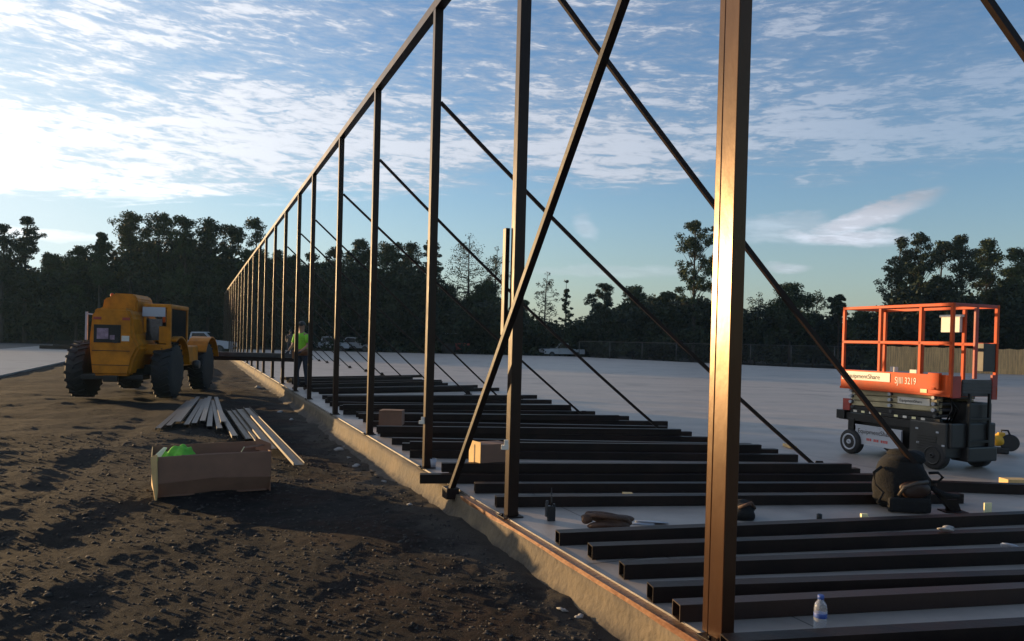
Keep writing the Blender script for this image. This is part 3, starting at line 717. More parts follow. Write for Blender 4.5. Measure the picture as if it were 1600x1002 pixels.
a = Vector((dp(905, 545, 72).x, 72, -0.3)); b2 = Vector((dp(1376, 545, 57).x, 57, -0.2))
r_ = empty('chain_link_fence', a, 0, 'low grey chain-link fence along the far slab edge', 'fence'); d = b2-a; dn_ = d.normalized()
n = int(d.length/3)
for i in range(n+1):
    mb = MB(); mb.tube([dn_*(d.length*i/n), dn_*(d.length*i/n)+Vector((0, 0, 1.95))], 0.035, 6); mb.build('fence_post', M_GALV, r_)
mb = MB(); mb.tube([Vector((0, 0, 1.92)), d+Vector((0, 0, 1.92))], 0.025, 6); mb.build('top_rail', M_GALV, r_)
mb = MB()
k = 0.14; nn = int(d.length/k)
for i in range(nn):
    for sgn in (1, -1):
        p = dn_*(i*k)+Vector((0, 0, 0.05)); 
        a2 = p if sgn > 0 else p+dn_*1.8; b3 = a2+dn_*(1.8*sgn)+Vector((0, 0, 1.85))
        if (a2-Vector()).length <= d.length and (b3.xy).length <= d.length+1: mb.quad(a2, a2+Vector((0.006, 0, 0.006)), b3+Vector((0.006, 0, 0.006)), b3)
mb.build('mesh', M_GALV, r_)
#PARTB
# ------------------------------------------------------------------ telehandler
th = empty('telehandler', (-9.12, 17.45, gh(-9.1, 17.5)), R(9), 'amber yellow telehandler seen from behind on the dirt, carrying a steel load', 'telehandler')
def wheel(parent, c, r, w_, lugs=22, name='wheel', tyre=None):
    e = bpy.data.objects.new(name, None); C.objects.link(e); e.parent = parent; e.location = c
    mb = MB(); mb.lathe([(r*0.55, -w_/2), (r*0.86, -w_/2), (r*0.95, -w_*0.42), (r*0.965, 0), (r*0.95, w_*0.42), (r*0.86, w_/2), (r*0.55, w_/2)], (0, 0, 0), 'X', 36)
    if lugs:
        for k in range(lugs):
            a = 2*PI*k/lugs
            for sgn in (-1, 1):
                aa = a+(0.5*2*PI/lugs if sgn > 0 else 0); rot = Matrix.Rotation(-aa, 3, 'X') @ Matrix.Rotation(sgn*0.5, 3, 'Z')
                mb.box((sgn*w_*0.24, -math.sin(-aa)*r*0.97*-1*0+math.cos(aa)*r*0.965*0+r*0.965*math.sin(aa), r*0.965*math.cos(aa)), (w_*0.5, r*0.09, r*0.07), Matrix.Rotation(-aa, 3, 'X') @ Matrix.Rotation(sgn*0.45, 3, 'Z'))
    mb.build('tyre', tyre or M_RUB, e)
    mb = MB(); mb.lathe([(r*0.54, -w_*0.30), (r*0.56, -w_*0.48), (r*0.50, -w_*0.46), (r*0.44, -w_*0.2), (r*0.16, -w_*0.15), (r*0.14, 0), (r*0.16, w_*0.15), (r*0.44, w_*0.2), (r*0.50, w_*0.46), (r*0.56, w_*0.48), (r*0.54, w_*0.30)], (0, 0, 0), 'X', 28)
    return e, mb
for cx, cy in ((-0.88, 0), (0.95, 0), (-0.88, 3.05), (0.95, 3.05)):
    e, mb = wheel(th, (cx, cy, 0.66), 0.66, 0.41); mb.build('rim', M_YEL, e)
mb = MB(); mb.box((0, 1.5, 0.78), (0.9, 4.2, 0.45), None, 0.03); mb.bar((-0.9, 0, 0.66), (0.9, 0, 0.66), 0.26, 0.26, 0, 0.02); mb.bar((-0.9, 3.05, 0.66), (0.9, 3.05, 0.66), 0.26, 0.26, 0, 0.02)
mb.box((0.0, -0.55, 0.52), (1.3, 0.5, 0.12), None, 0.02); mb.build('chassis', M_DKMETAL, th)
# rear hood / counterweight
mb = MB(); mb.prism([(-0.36, 0.56), (0.42, 0.56), (0.50, 0.95), (0.62, 1.22), (0.50, 1.45), (0.46, 1.90), (0.36, 2.08), (-0.24, 2.10), (-0.38, 1.98), (-0.44, 1.3)], -1.0, 0.3, 'Y')
es = [e for e in mb.bm.edges]; bmesh.ops.bevel(mb.bm, geom=es, offset=0.06, segments=3, affect='EDGES'); mb.build('rear_hood', M_YEL, th)
mb = MB(); mb.box((-0.05, -1.004, 1.50), (0.56, 0.012, 0.40), None, 0.004)
for i in range(9): mb.box((-0.05, -1.014, 1.34+0.042*i), (0.52, 0.012, 0.012))
gr = mb.build('radiator_grille', M_DKMETAL, th)
mb = MB(); mb.box((-0.14, -1.024, 1.50), (0.24, 0.01, 0.24), None, 0.003); mb.box((0.06, -1.024, 1.42), (0.10, 0.01, 0.10), None, 0.003); mb.build('sticker', mat('mauve_sticker', (0.16, 0.10, 0.13), 0.6, vscale=9, col2=(0.36, 0.24, 0.30)), gr)
mb = MB(); mb.box((0.33, -1.008, 1.40), (0.16, 0.01, 0.12), None, 0.003); mb.build('warning_label', M_WHITE, th)
mb = MB(); mb.lathe([(0.07, -1.02), (0.07, -1.0)], (0.12, 0, 1.36), 'Y', 16); mb.build('exhaust_hole', M_BLACK, th)
for sx in (-0.26, 0.34):
    mb = MB(); mb.box((sx, -1.01, 1.84), (0.16, 0.02, 0.06), None, 0.005); mb.build('tail_lamp', M_RED, th)
mb = MB(); mb.prism([(-0.34, 2.0), (0.40, 2.0), (0.42, 2.30), (0.34, 2.42), (-0.10, 2.43), (-0.16, 2.34), (-0.30, 2.30)], -0.55, 0.55, 'Y')
bmesh.ops.bevel(mb.bm, geom=list(mb.bm.edges), offset=0.03, segments=2, affect='EDGES'); mb.build('boom_pivot', M_YEL, th)
mb = MB(); mb.bar((-0.05, 0.4, 2.12), (-0.05, 3.9, 1.25), 0.30, 0.34, 0, 0.02); mb.build('boom', M_YEL, th)
mb = MB(); mb.bar((-0.05, 3.3, 1.38), (-0.05, 4.35, 0.85), 0.22, 0.24, 0, 0.02); mb.box((-0.05, 4.35, 0.8), (1.2, 0.10, 0.6), None, 0.02); mb.build('fork_carriage', M_DKMETAL, th)
for sx in (-0.55, 0.45):
    mb = MB(); mb.box((sx, 4.95, 0.55), (0.12, 1.2, 0.05), None, 0.01); mb.box((sx, 4.38, 0.75), (0.12, 0.05, 0.45)); mb.build('fork', M_DKMETAL, th)
# operator cab / engine cowl on the right
mb = MB()
mb.box((0.80, 0.35, 2.17), (0.62, 1.5, 0.10), None, 0.03); mb.box((0.54, -0.36, 1.84), (0.06, 0.06, 0.58)); mb.box((1.06, -0.36, 1.70), (0.10, 0.08, 0.86), None, 0.01)
mb.box((1.06, 1.05, 1.70), (0.08, 0.08, 0.86)); mb.box((0.54, 1.05, 1.70), (0.06, 0.06, 0.86)); mb.box((0.82, 0.35, 1.16), (0.58, 1.5, 0.24), None, 0.02)
mb.box((0.93, -0.36, 1.50), (0.16, 0.07, 0.40), None, 0.01)
cab = mb.build('cab', M_YEL, th)
mb = MB(); mb.box((0.74, -0.415, 2.03), (0.50, 0.02, 0.22), None, 0.006); mb.build('rear_panel', M_GREYW, cab)
mb = MB(); mb.box((0.80, 0.35, 1.55), (0.36, 0.7, 0.5), None, 0.06); mb.build('seat', M_BLACK, cab)
mb = MB(); mb.box((0.74, -0.38, 1.62), (0.36, 0.015, 0.50)); mb.build('window', M_GLASS, cab)
mb = MB(); mb.box((1.075, 0.35, 1.70), (0.012, 1.30, 0.82)); mb.build('side_window', M_GLASS, cab)
mb = MB(); mb.tube([(0.70, 0.75, 1.3), (0.74, 0.68, 1.62)], 0.03, 8); mb.lathe([(0.15, -0.012), (0.165, 0), (0.15, 0.012)], (0.74, 0.66, 1.64), 'Y', 18); mb.build('steering_wheel', M_BLACK, cab)
for yo in (0.0, 0.07, 0.14):
    mb = MB(); mb.tube([(0.40-yo, 0.2, 1.98), (0.46, 0.7+yo, 2.08), (0.30, 1.6, 1.78), (0.2, 2.6, 1.48+yo)], 0.02, 8); mb.build('hydraulic_hose', M_BLACK, th)
for z_ in (0.80, 1.12):
    mb = MB(); mb.box((0.03, -1.004, z_), (0.78, 0.010, 0.014)); mb.build('panel_seam', M_DKMETAL, th)
mb = MB(); mb.box((0.05, -1.02, 0.50), (0.30, 0.12, 0.14), None, 0.02); mb.build('tow_hitch', M_DKMETAL, th)
mb = MB(); mb.bar((-0.56, -0.8, 1.35), (-0.56, -0.8, 1.98), 0.05, 0.03); mb.bar((-0.4, -0.8, 1.92), (-0.58, -0.8, 1.94), 0.03, 0.03); mb.build('sun_rim_mirror', M_GREYW, th)  # pale paint puts the sun rim of this edge into the mirror's colour
mb = MB(); mb.lathe([(0.04, 0), (0.04, 0.12), (0.02, 0.14)], (-0.25, -0.2, 2.3), 'Z', 10); mb.build('beacon', M_ORG, th)
def fender(cx, cy, a0, a1, r):
    mb = MB(); n = 10
    for i in range(n):
        t0 = a0+(a1-a0)*i/n; t1 = a0+(a1-a0)*(i+1)/n
        p = Vector((cx, cy+r*math.cos(t0), 0.66+r*math.sin(t0))); q = Vector((cx, cy+r*math.cos(t1), 0.66+r*math.sin(t1)))
        mb.bar(p, q+(q-p)*0.08, 0.52, 0.035)
    mb.build('fender', M_YEL, th)
fender(0.98, 0, R(118), R(10), 0.80); fender(0.98, 3.05, R(150), R(20), 0.80); fender(-0.98, 3.05, R(150), R(30), 0.80)
mb = MB(); mb.box((0.90, 1.5, 0.98), (0.34, 1.5, 0.50), None, 0.04); mb.build('side_tank', M_YEL, th)
mb = MB(); mb.lathe([(0.10, -0.08), (0.12, 0.0), (0.10, 0.08)], (1.19, 1.6, 0.75), 'X', 14); mb.build('step_guard', M_GALV, th)
# load on the forks
e = empty('steel_bundle', (-9.5, 22.3, 0.62), R(5), 'long bundle of dark steel carried crosswise on the telehandler forks', 'steel bundle')
for i in range(3):
    mb = MB(); mb.box((-0.25+0.14*i, -0.3+i*0.13, 0.06), (6.4-0.3*i, 0.12, 0.12), None, 0.004); mb.build('beam', M_STEELB, e)
for i in range(2):
    mb = MB(); mb.box((-0.1-0.2*i, -0.24+i*0.13, 0.185), (6.3-0.4*i, 0.12, 0.12), None, 0.004); mb.build('beam', M_GALV if i == 0 else M_STEELB, e)
a = gp(80, 545, -0.1); e = MB(); e.box((0, 0, 0.15), (3.4, 0.25, 0.28), None, 0.02); e.box((0.3, 0.2, 0.33), (2.2, 0.2, 0.08)); o = e.build('steel_beam', M_STEELB)
o.location = gp(97, 546, -0.12)+Vector((0, 0, 0)); tag(o, 'short dark beam lying on the pale road left of the telehandler', 'steel beam')

# ------------------------------------------------------------------ scissor lift
lo = Vector((4.57, 10.25, 0)); sl = empty('scissor_lift', lo, R(-68.3), 'orange and black scissor lift parked on the slab at the right', 'scissor lift')
LL, LW = 1.66, 0.80
def rbox(name, m_, parent, boxes, bev=0.004):
    mb = MB()
    for c, d in boxes: mb.box(c, d, None, bev)
    return mb.build(name, m_, parent)
plat = rbox('platform', M_ORG, sl, [((LL/2, 0.015, 1.01), (LL, 0.03, 0.26)), ((LL/2, LW-0.015, 0.94), (LL, 0.03, 0.12)), ((0.015, LW/2, 0.98), (0.03, LW-0.06, 0.2)), ((LL/2, LW/2, 0.90), (LL-0.06, LW-0.06, 0.03)),
    ((LL/2, -0.006, 0.895), (LL, 0.02, 0.03))])
rbox('end_gate', M_RED, sl, [((LL-0.015, 0.10, 1.0), (0.03, 0.14, 0.26)), ((LL-0.015, LW-0.045, 1.0), (0.03, 0.09, 0.30))])
rbox('mesh_step', M_GALV, sl, [((LL-0.02, 0.46, 0.99), (0.02, 0.5, 0.2))]+[((LL-0.004, 0.46, 0.93+0.04*i), (0.012, 0.5, 0.008)) for i in range(4)], 0.001)
rt = 0.021
def rail(pts, name='guard_rail', m_=M_ORG):
    mb = MB()
    for i in range(len(pts)-1): mb.bar(pts[i], pts[i+1], 0.038, 0.038, 0, 0.004)
    return mb.build(name, m_, sl)
zt, zm = 1.98, 1.52
for y_ in (0.02, LW-0.02):
    mr = M_ORG
    rail([(0.0, y_, zt), (LL, y_, zt)], 'top_rail'); rail([(0.0, y_, zm), (LL, y_, zm)], 'mid_rail')
    for x_ in (0.02, 0.62, 1.22, LL-0.02): rail([(x_, y_, 0.92), (x_, y_, zt-0.02)], 'rail_post')
for x_ in (0.02, LL-0.02):
    rail([(x_, 0.04, zt), (x_, LW-0.04, zt)], 'end_rail', M_RED if x_ > 1 else M_ORG)
    if x_ < 1: rail([(x_, 0.04, zm), (x_, LW-0.04, zm)], 'end_rail')
rail([(LL-0.02, 0.42, 1.1), (LL-0.02, 0.42, zt-0.02)], 'rail_post', M_RED)
rbox('document_box', M_WHITE, sl, [((1.08, LW-0.07, 1.77), (0.26, 0.05, 0.20)), ((1.08, LW-0.07, 1.88), (0.30, 0.07, 0.03))])
rbox('control_box', M_BLACK, sl, [((LL-0.06, LW-0.14, 1.36), (0.10, 0.22, 0.34))])
rbox('loose_parts_tray', M_WHITE, sl, [((0.74, 0.14, 1.17), (0.07, 0.07, 0.07)), ((1.0, 0.2, 1.155), (0.10, 0.06, 0.05))])
RX90 = (PI/2, 0, 0)
pl = rbox('name_label', M_WHITE, plat, [((0.42, -0.004, 1.065), (0.78, 0.008, 0.115))], 0.001)
text_mesh('label_text', 'EquipmentShare', 0.085, M_INK, pl, (0.10, -0.010, 1.035), RX90, sx=1.0)
text_mesh('model_number', 'SJIII 3219', 0.12, M_WHITE, plat, (0.88, -0.003, 1.0), RX90, sx=0.70)
rbox('switch_box', M_ORG, sl, [((1.46, -0.02, 1.06), (0.15, 0.05, 0.20)), ((1.46, -0.03, 0.97), (0.06, 0.05, 0.03))])
# folded scissor stack
for k in range(4):
    z = 0.855-0.075*k
    for sgn, y_ in ((1, 0.10), (-1, 0.155), (1, LW-0.10), (-1, LW-0.155)):
        mb = MB(); mb.bar((0.12, y_, z-0.018*sgn), (1.42, y_, z+0.018*sgn), 0.04, 0.062, 0, 0.004); mb.build('scissor_arm', M_ARM if k < 3 else M_DKMETAL, sl)
    for x_ in (0.14, 0.77, 1.40):
        mb = MB(); mb.tube([(x_, 0.06, z), (x_, LW-0.06, z)], 0.022, 10); mb.build('pivot_pin', M_GALV, sl)
l2 = rbox('arm_label', M_WHITE, sl, [((1.10, 0.072, 0.79), (0.46, 0.006, 0.085))], 0.001)
text_mesh('label_text', 'EquipmentShare', 0.05, M_INK, l2, (0.90, 0.067, 0.772), RX90)
ch = rbox('chassis', M_DKMETAL, sl, [((LL/2, LW/2, 0.33), (LL-0.10, LW-0.26, 0.34)), ((0.60, 0.10, 0.50), (1.30, 0.12, 0.10)), ((0.60, LW-0.1, 0.50), (1.30, 0.12, 0.10)), ((0.0, 0.08, 0.52), (0.14, 0.14, 0.12)),
    ((0.17, 0.08, 0.40), (0.10, 0.10, 0.16)), ((LL/2, 0.06, 0.58), (1.35, 0.06, 0.045))])
rbox('red_bracket', M_RED, sl, [((0.06, 0.08, 0.66), (0.12, 0.06, 0.16))])
for i in range(9): 
    if i != 4: rbox('status_sticker', M_CREAM if i % 2 else M_WHITE, ch, [((0.24+0.13*i, 0.027, 0.585), (0.055, 0.006, 0.028))], 0.001)
bp_ = rbox('battery_door', M_GREYW, sl, [((0.62, 0.035, 0.27), (0.72, 0.03, 0.24)), ((0.62, 0.03, 0.40), (0.74, 0.02, 0.02))])
text_mesh('label_text', 'EquipmentShare', 0.085, M_INK, bp_, (0.30, 0.018, 0.30), RX90)
rbox('red_lettering', M_REDINK, bp_, [((0.46+q*0.028+(0.03 if q > 2 else 0)+(0.03 if q > 5 else 0), 0.0185, 0.225), (0.018, 0.003, 0.034)) for q in range(10)], 0.0)
rbox('power_module', M_BLACK, sl, [((1.38, 0.16, 0.36), (0.50, 0.36, 0.42)), ((1.50, LW/2, 0.42), (0.34, LW-0.04, 0.30)), ((1.52, LW-0.25, 0.66), (0.22, 0.42, 0.30)), ((1.60, LW-0.3, 0.20), (0.24, 0.5, 0.18))], 0.02)
for i in range(6): rbox('louvre', M_DKMETAL, sl, [((1.38, -0.024, 0.24+0.03*i), (0.26, 0.008, 0.012))], 0.001)
for k in range(3):
    mb = MB(); mb.tube([(1.45, 0.2+0.05*k, 0.55), (1.56, 0.16+0.05*k, 0.72), (1.50, 0.2, 0.86), (1.2, 0.22+0.04*k, 0.80), (0.9, 0.25, 0.62+0.03*k)], 0.012, 6); mb.build('hydraulic_hose', M_BLACK, sl)
for x_ in (0.14, 0.77, 1.40):
    for z in (0.855, 0.78, 0.705): 
        mb = MB(); mb.lathe([(0.022, 0.03), (0.024, 0.052), (0.012, 0.056)][::-1], (x_, 0.0, z), 'Y', 12); mb.build('pin_cap', M_GREYW, sl)
rbox('warning_label', M_CREAM, sl, [((1.30, -0.004, 0.93), (0.09, 0.006, 0.05))], 0.001)
rbox('ladder', M_DKMETAL, sl, [((LL+0.03, 0.28, 0.55), (0.03, 0.03, 0.75)), ((LL+0.03, 0.62, 0.55), (0.03, 0.03, 0.75)), ((LL+0.03, 0.45, 0.35), (0.03, 0.34, 0.03)), ((LL+0.03, 0.45, 0.62), (0.03, 0.34, 0.03))])
for (x_, z_) in ((1.24, 0.47), (1.52, 0.45), (1.60, 0.30), (1.26, 0.30)): rbox('reflector', M_GREYW, sl, [((x_, -0.024, z_), (0.035, 0.008, 0.02))], 0.001)
for x_ in (0.20, LL-0.20):
    for y_ in (0.03, LW-0.03):
        e = bpy.data.objects.new('wheel', None); C.objects.link(e); e.parent = sl; e.location = (x_, y_, 0.165)
        mb = MB(); mb.lathe([(0.10, -0.055), (0.155, -0.055), (0.165, -0.04), (0.165, 0.04), (0.155, 0.055), (0.10, 0.055)], (0, 0, 0), 'Y', 32); mb.build('tyre', M_RUB, e)
        mb = MB(); mb.lathe([(0.108, -0.05), (0.112, -0.062), (0.095, -0.064), (0.085, -0.045), (0.035, -0.04), (0.03, -0.07), (0.012, -0.072), (0.03, 0.05), (0.10, 0.05)], (0, 0, 0), 'Y', 28); mb.build('rim', M_GREYW if x_ < 1 else M_DKMETAL, e)

# ------------------------------------------------------------------ vehicles far behind
def pickup(name, lab, loc, rz, m_, length=5.4):
    r_ = empty(name, loc, rz, lab, 'pickup truck')
    mb = MB(); L = length; hw = 0.92
    mb.prism([(-L/2, 0.5), (-L/2, 1.05), (-0.55, 1.08), (1.05, 1.10), (L/2-0.2, 1.0), (L/2, 0.85), (L/2, 0.45)], -hw, hw, 'Y')
    bmesh.ops.bevel(mb.bm, geom=list(mb.bm.edges), offset=0.04, segments=2, affect='EDGES')
    for v in mb.bm.verts: v.co = Vector((v.co.x, v.co.y, v.co.z))
    mb.build('body', m_, r_)
    mb = MB(); mb.prism([(-0.62, 1.07), (-0.50, 1.72), (0.55, 1.74), (1.15, 1.10)], -0.80, 0.80, 'Y'); bmesh.ops.bevel(mb.bm, geom=list(mb.bm.edges), offset=0.04, segments=2, affect='EDGES'); cabb = mb.build('cab', m_, r_)
    for sy in (-1, 1):
        mb = MB(); mb.prism([(-0.45, 1.14), (-0.38, 1.62), (0.48, 1.64), (0.92, 1.16)], sy*0.803, sy*0.815, 'Y'); mb.build('window', M_GLASS, cabb)
    mb = MB(); mb.prism([(0.66, 1.66), (1.16, 1.14), (1.175, 1.15), (0.675, 1.675)], -0.70, 0.70, 'Y'); mb.build('windscreen', M_GLASS, cabb)
    for sx in (-1.6, 1.65):
        for sy in (-0.80, 0.80):
            e = bpy.data.objects.new('wheel', None); C.objects.link(e); e.parent = r_; e.location = (sx, sy, 0.38); e.rotation_euler = (0, 0, PI/2)
            mb = MB(); mb.lathe([(0.22, -0.13), (0.36, -0.13), (0.38, 0), (0.36, 0.13), (0.22, 0.13)], (0, 0, 0), 'X', 24); mb.build('tyre', M_RUB, e)
            mb = MB(); mb.lathe([(0.22, -0.14), (0.10, -0.11), (0.10, 0.11), (0.22, 0.14)], (0, 0, 0), 'X', 16); mb.build('rim', M_GALV, e)
    for sy in (-0.7, 0.7):
        mb = MB(); mb.box((L/2-0.02, sy, 0.82), (0.06, 0.28, 0.16), None, 0.01); mb.build('headlight', M_GLASS, r_)
    mb = MB(); mb.box((L/2+0.03, 0, 0.52), (0.12, 1.75, 0.18), None, 0.02); mb.box((-L/2-0.03, 0, 0.56), (0.12, 1.75, 0.16), None, 0.02); mb.build('bumper', M_DKMETAL, r_)
    return r_
def vloc(px, D, z=-0.33):
    p = dp(px, 540, D); return (p.x, D, z)
pickup('pickup_truck', 'white pickup truck parked alone beyond the slab between the two nearest posts', vloc(877, 84, -0.32), R(205), M_GREYW, 5.2)
pickup('pickup_truck', 'white pickup truck facing right beyond the slab, beside the worker', vloc(512, 84, -0.3), R(2), M_GREYW, 5.2)
pickup('pickup_truck', 'white pickup truck with raised cab seen between two mid-row posts', vloc(551, 86, -0.3), R(180), M_GREYW, 5.0)
pickup('pickup_truck', 'pale pickup truck parked just right of the telehandler wheels', vloc(312, 58, -0.2), R(10), M_GREYW, 5.4)
# small tractor with canopy
r_ = empty('tractor', vloc(712, 84, -0.32), R(15), 'small dark red tractor with pale canopy beyond the slab', 'tractor')
mb = MB(); mb.box((0.7, 0, 1.05), (1.7, 0.8, 0.7), None, 0.08); mb.box((-0.5, 0, 0.8), (1.3, 0.9, 0.4), None, 0.05); mb.build('body', M_RED, r_)
mb = MB(); mb.box((-0.5, 0, 2.45), (1.5, 1.4, 0.10), None, 0.03); mb.build('canopy', M_GREYW, r_)
for sx in (-1.0, 0.1):
    for sy in (-0.6, 0.6): 
        mb = MB(); mb.bar((sx, sy, 1.0), (sx, sy, 2.42), 0.06, 0.06); mb.build('canopy_post', M_DKMETAL, r_)
mb = MB(); mb.box((-0.7, 0, 1.25), (0.5, 0.5, 0.5), None, 0.05); mb.build('seat', M_BLACK, r_)
for sx, rr in ((-0.8, 0.7), (1.2, 0.45)):
    for sy in (-0.75, 0.75):
        mb = MB(); mb.lathe([(rr*0.5, -0.18), (rr, -0.17), (rr, 0.17), (rr*0.5, 0.18)], (sx, sy, rr), 'Y', 24); mb.build('wheel', M_RUB, r_)
mb = MB(); mb.bar((1.4, 0, 0.9), (2.4, 0, 0.5), 0.15, 0.15); mb.box((2.5, 0, 0.45), (0.4, 1.7, 0.5), None, 0.05); mb.build('loader_bucket', M_DKMETAL, r_)

# ------------------------------------------------------------------ people
def person(loc, rz, lab, joints, shirt, trousers, helmet=None):
    r_ = empty('person', loc, rz, lab, 'person')
    J, Ed, Rd = joints
    me = bpy.data.meshes.new('body'); me.from_pydata([Vector(J[k]) for k in J], [(list(J).index(a), list(J).index(b2)) for a, b2 in Ed], [])
    t = bpy.data.objects.new('tmpbody', me); C.objects.link(t)
    md = t.modifiers.new('skin', 'SKIN'); s2 = t.modifiers.new('sub', 'SUBSURF'); s2.levels = 2; s2.render_levels = 2
    for i, k in enumerate(J):
        sv = me.skin_vertices[0].data[i]; rr = Rd[k]; sv.radius = rr if isinstance(rr, tuple) else (rr, rr); sv.use_root = (k == 'pelvis')
    dg = bpy.context.evaluated_depsgraph_get(); m2 = bpy.data.meshes.new_from_object(t.evaluated_get(dg)); bpy.data.objects.remove(t)
    m2.name = 'body'; m2.materials.clear()
    o = link('body', m2, [M_SKIN, trousers, M_BROWN], r_, True)
    for p in m2.polygons:
        z = p.center.z
        p.material_index = 2 if z < J['ankle_l'][2]+0.02 else (1 if z < J['pelvis'][2]+0.06 and abs(p.center.x) < 0.26 and z < 1.02 else 0)
    # shirt / vest : shell over torso and upper arms
    mb = MB(); sh = Vector(J['chest']); pv = Vector(J['pelvis']); nk = Vector(J['neck'])
    mb.lathe([(0.001, 0), (0.185, 0.0), (0.19, 0.10), (0.185, 0.25), (0.205, 0.40), (0.20, 0.50), (0.12, 0.565), (0.07, 0.59), (0.001, 0.59)], (0, 0, 0), 'Z', 20)
    ax = (nk-pv); q = ax.to_track_quat('Z', 'Y').to_matrix()
    for v in mb.bm.verts:
        c = v.co; c.y *= 0.68; c.z *= ax.length/0.57; v.co = pv+q@c+Vector((0, 0, -0.02))
    for s2_ in ('l', 'r'):
        mb.tube([J['shoulder_'+s2_], Vector(J['shoulder_'+s2_]).lerp(Vector(J['elbow_'+s2_]), 0.75)], [0.078, 0.065], 12)
    mb.build('shirt', shirt, r_)
    hd = Vector(J['head'])
    mb = MB(); mb.blob(hd+Vector((0, -0.01, 0.045)), (0.088, 0.105, 0.085), 2, 0.03, 3); mb.build('hair', M_BLACK if not helmet else helmet, r_)
    mb = MB()
    mb.box(hd+Vector((0, 0.098, -0.01)), (0.024, 0.03, 0.04), None, 0.006); mb.build('nose', M_SKIN, r_)
    for sx in (-1, 1):
        mb = MB(); mb.blob(hd+Vector((sx*0.032, 0.086, 0.012)), (0.012, 0.008, 0.008), 1, 0, 2); mb.build('eye', M_INK, r_)
        mb = MB(); mb.blob(hd+Vector((sx*0.083, 0.0, 0.0)), (0.012, 0.022, 0.032), 1, 0, 2); mb.build('ear', M_SKIN, r_)
    mb = MB(); mb.box(hd+Vector((0, 0.090, -0.045)), (0.045, 0.01, 0.008), None, 0.002); mb.build('mouth', M_RED, r_)
    return r_
def joints(bend=0.0, armf=0.25):
    J = {'pelvis': (0, 0, 0.95), 'spine': (0, 0.02, 1.15), 'chest': (0, 0.04, 1.34), 'neck': (0, 0.05, 1.50), 'head': (0, 0.07, 1.66), 'crown': (0, 0.06, 1.73)}
    Rr = {'pelvis': (0.16, 0.12), 'spine': (0.14, 0.105), 'chest': (0.165, 0.115), 'neck': 0.058, 'head': (0.082, 0.098), 'crown': (0.065, 0.08)}
    E = [('pelvis', 'spine'), ('spine', 'chest'), ('chest', 'neck'), ('neck', 'head'), ('head', 'crown')]
    for s_, sx in (('l', -1), ('r', 1)):
        J.update({'hip_'+s_: (sx*0.10, 0, 0.90), 'knee_'+s_: (sx*0.12, 0.04+0.04*sx, 0.50), 'ankle_'+s_: (sx*0.13, -0.02+0.05*sx, 0.09), 'toe_'+s_: (sx*0.15, 0.14+0.05*sx, 0.04),
                  'shoulder_'+s_: (sx*0.20, 0.04, 1.43), 'elbow_'+s_: (sx*0.27, 0.04+armf*0.3, 1.15), 'wrist_'+s_: (sx*0.22, 0.10+armf, 1.02), 'palm_'+s_: (sx*0.205, 0.14+armf, 0.98)})
        Rr.update({'hip_'+s_: 0.10, 'knee_'+s_: 0.062, 'ankle_'+s_: 0.045, 'toe_'+s_: (0.045, 0.03), 'shoulder_'+s_: 0.065, 'elbow_'+s_: 0.044, 'wrist_'+s_: 0.028, 'palm_'+s_: (0.036, 0.018)})
        E += [('pelvis', 'hip_'+s_), ('hip_'+s_, 'knee_'+s_), ('knee_'+s_, 'ankle_'+s_), ('ankle_'+s_, 'toe_'+s_), ('chest', 'shoulder_'+s_), ('shoulder_'+s_, 'elbow_'+s_), ('elbow_'+s_, 'wrist_'+s_), ('wrist_'+s_, 'palm_'+s_)]
        for i in range(4):
            a = 'f%d1_%s' % (i, s_); b2 = 'f%d2_%s' % (i, s_); ox = (i-1.5)*0.019; ln = (0.07, 0.078, 0.072, 0.058)[i]
            J[a] = (sx*0.205+ox, 0.17+armf+ln*0.35, 0.955); J[b2] = (sx*0.20+ox, 0.175+armf+ln*0.7, 0.925); Rr[a] = 0.0095; Rr[b2] = 0.008
            E += [('palm_'+s_, a), (a, b2)]
        J['th1_'+s_] = (sx*0.165, 0.14+armf, 0.955); J['th2_'+s_] = (sx*0.16, 0.17+armf, 0.93); Rr['th1_'+s_] = 0.011; Rr['th2_'+s_] = 0.009; E += [('palm_'+s_, 'th1_'+s_), ('th1_'+s_, 'th2_'+s_)]
    return J, E, Rr
pp = dp(473, 560, 19.2)
w1 = person((pp.x, 19.2, 0.0), R(150), 'worker in a bright lime vest standing among the posts', joints(armf=0.18), M_LIME, M_DENIM)
mb = MB(); mb.lathe([(0.17, 0.90), (0.205, 0.91), (0.205, 1.04), (0.19, 1.08)], (0, 0, 0), 'Z', 20)
for v in mb.bm.verts: v.co.y *= 0.72
mb.box((0.15, 0.14, 0.92), (0.12, 0.08, 0.22), None, 0.02); mb.build('tool_belt', M_TRACK, w1)
pp = dp(453, 545, 47)
person((pp.x, 47, 0.0), R(200), 'distant person in a dull brown shirt standing on the slab left of the worker', joints(armf=0.05), M_TAN, M_DENIM)

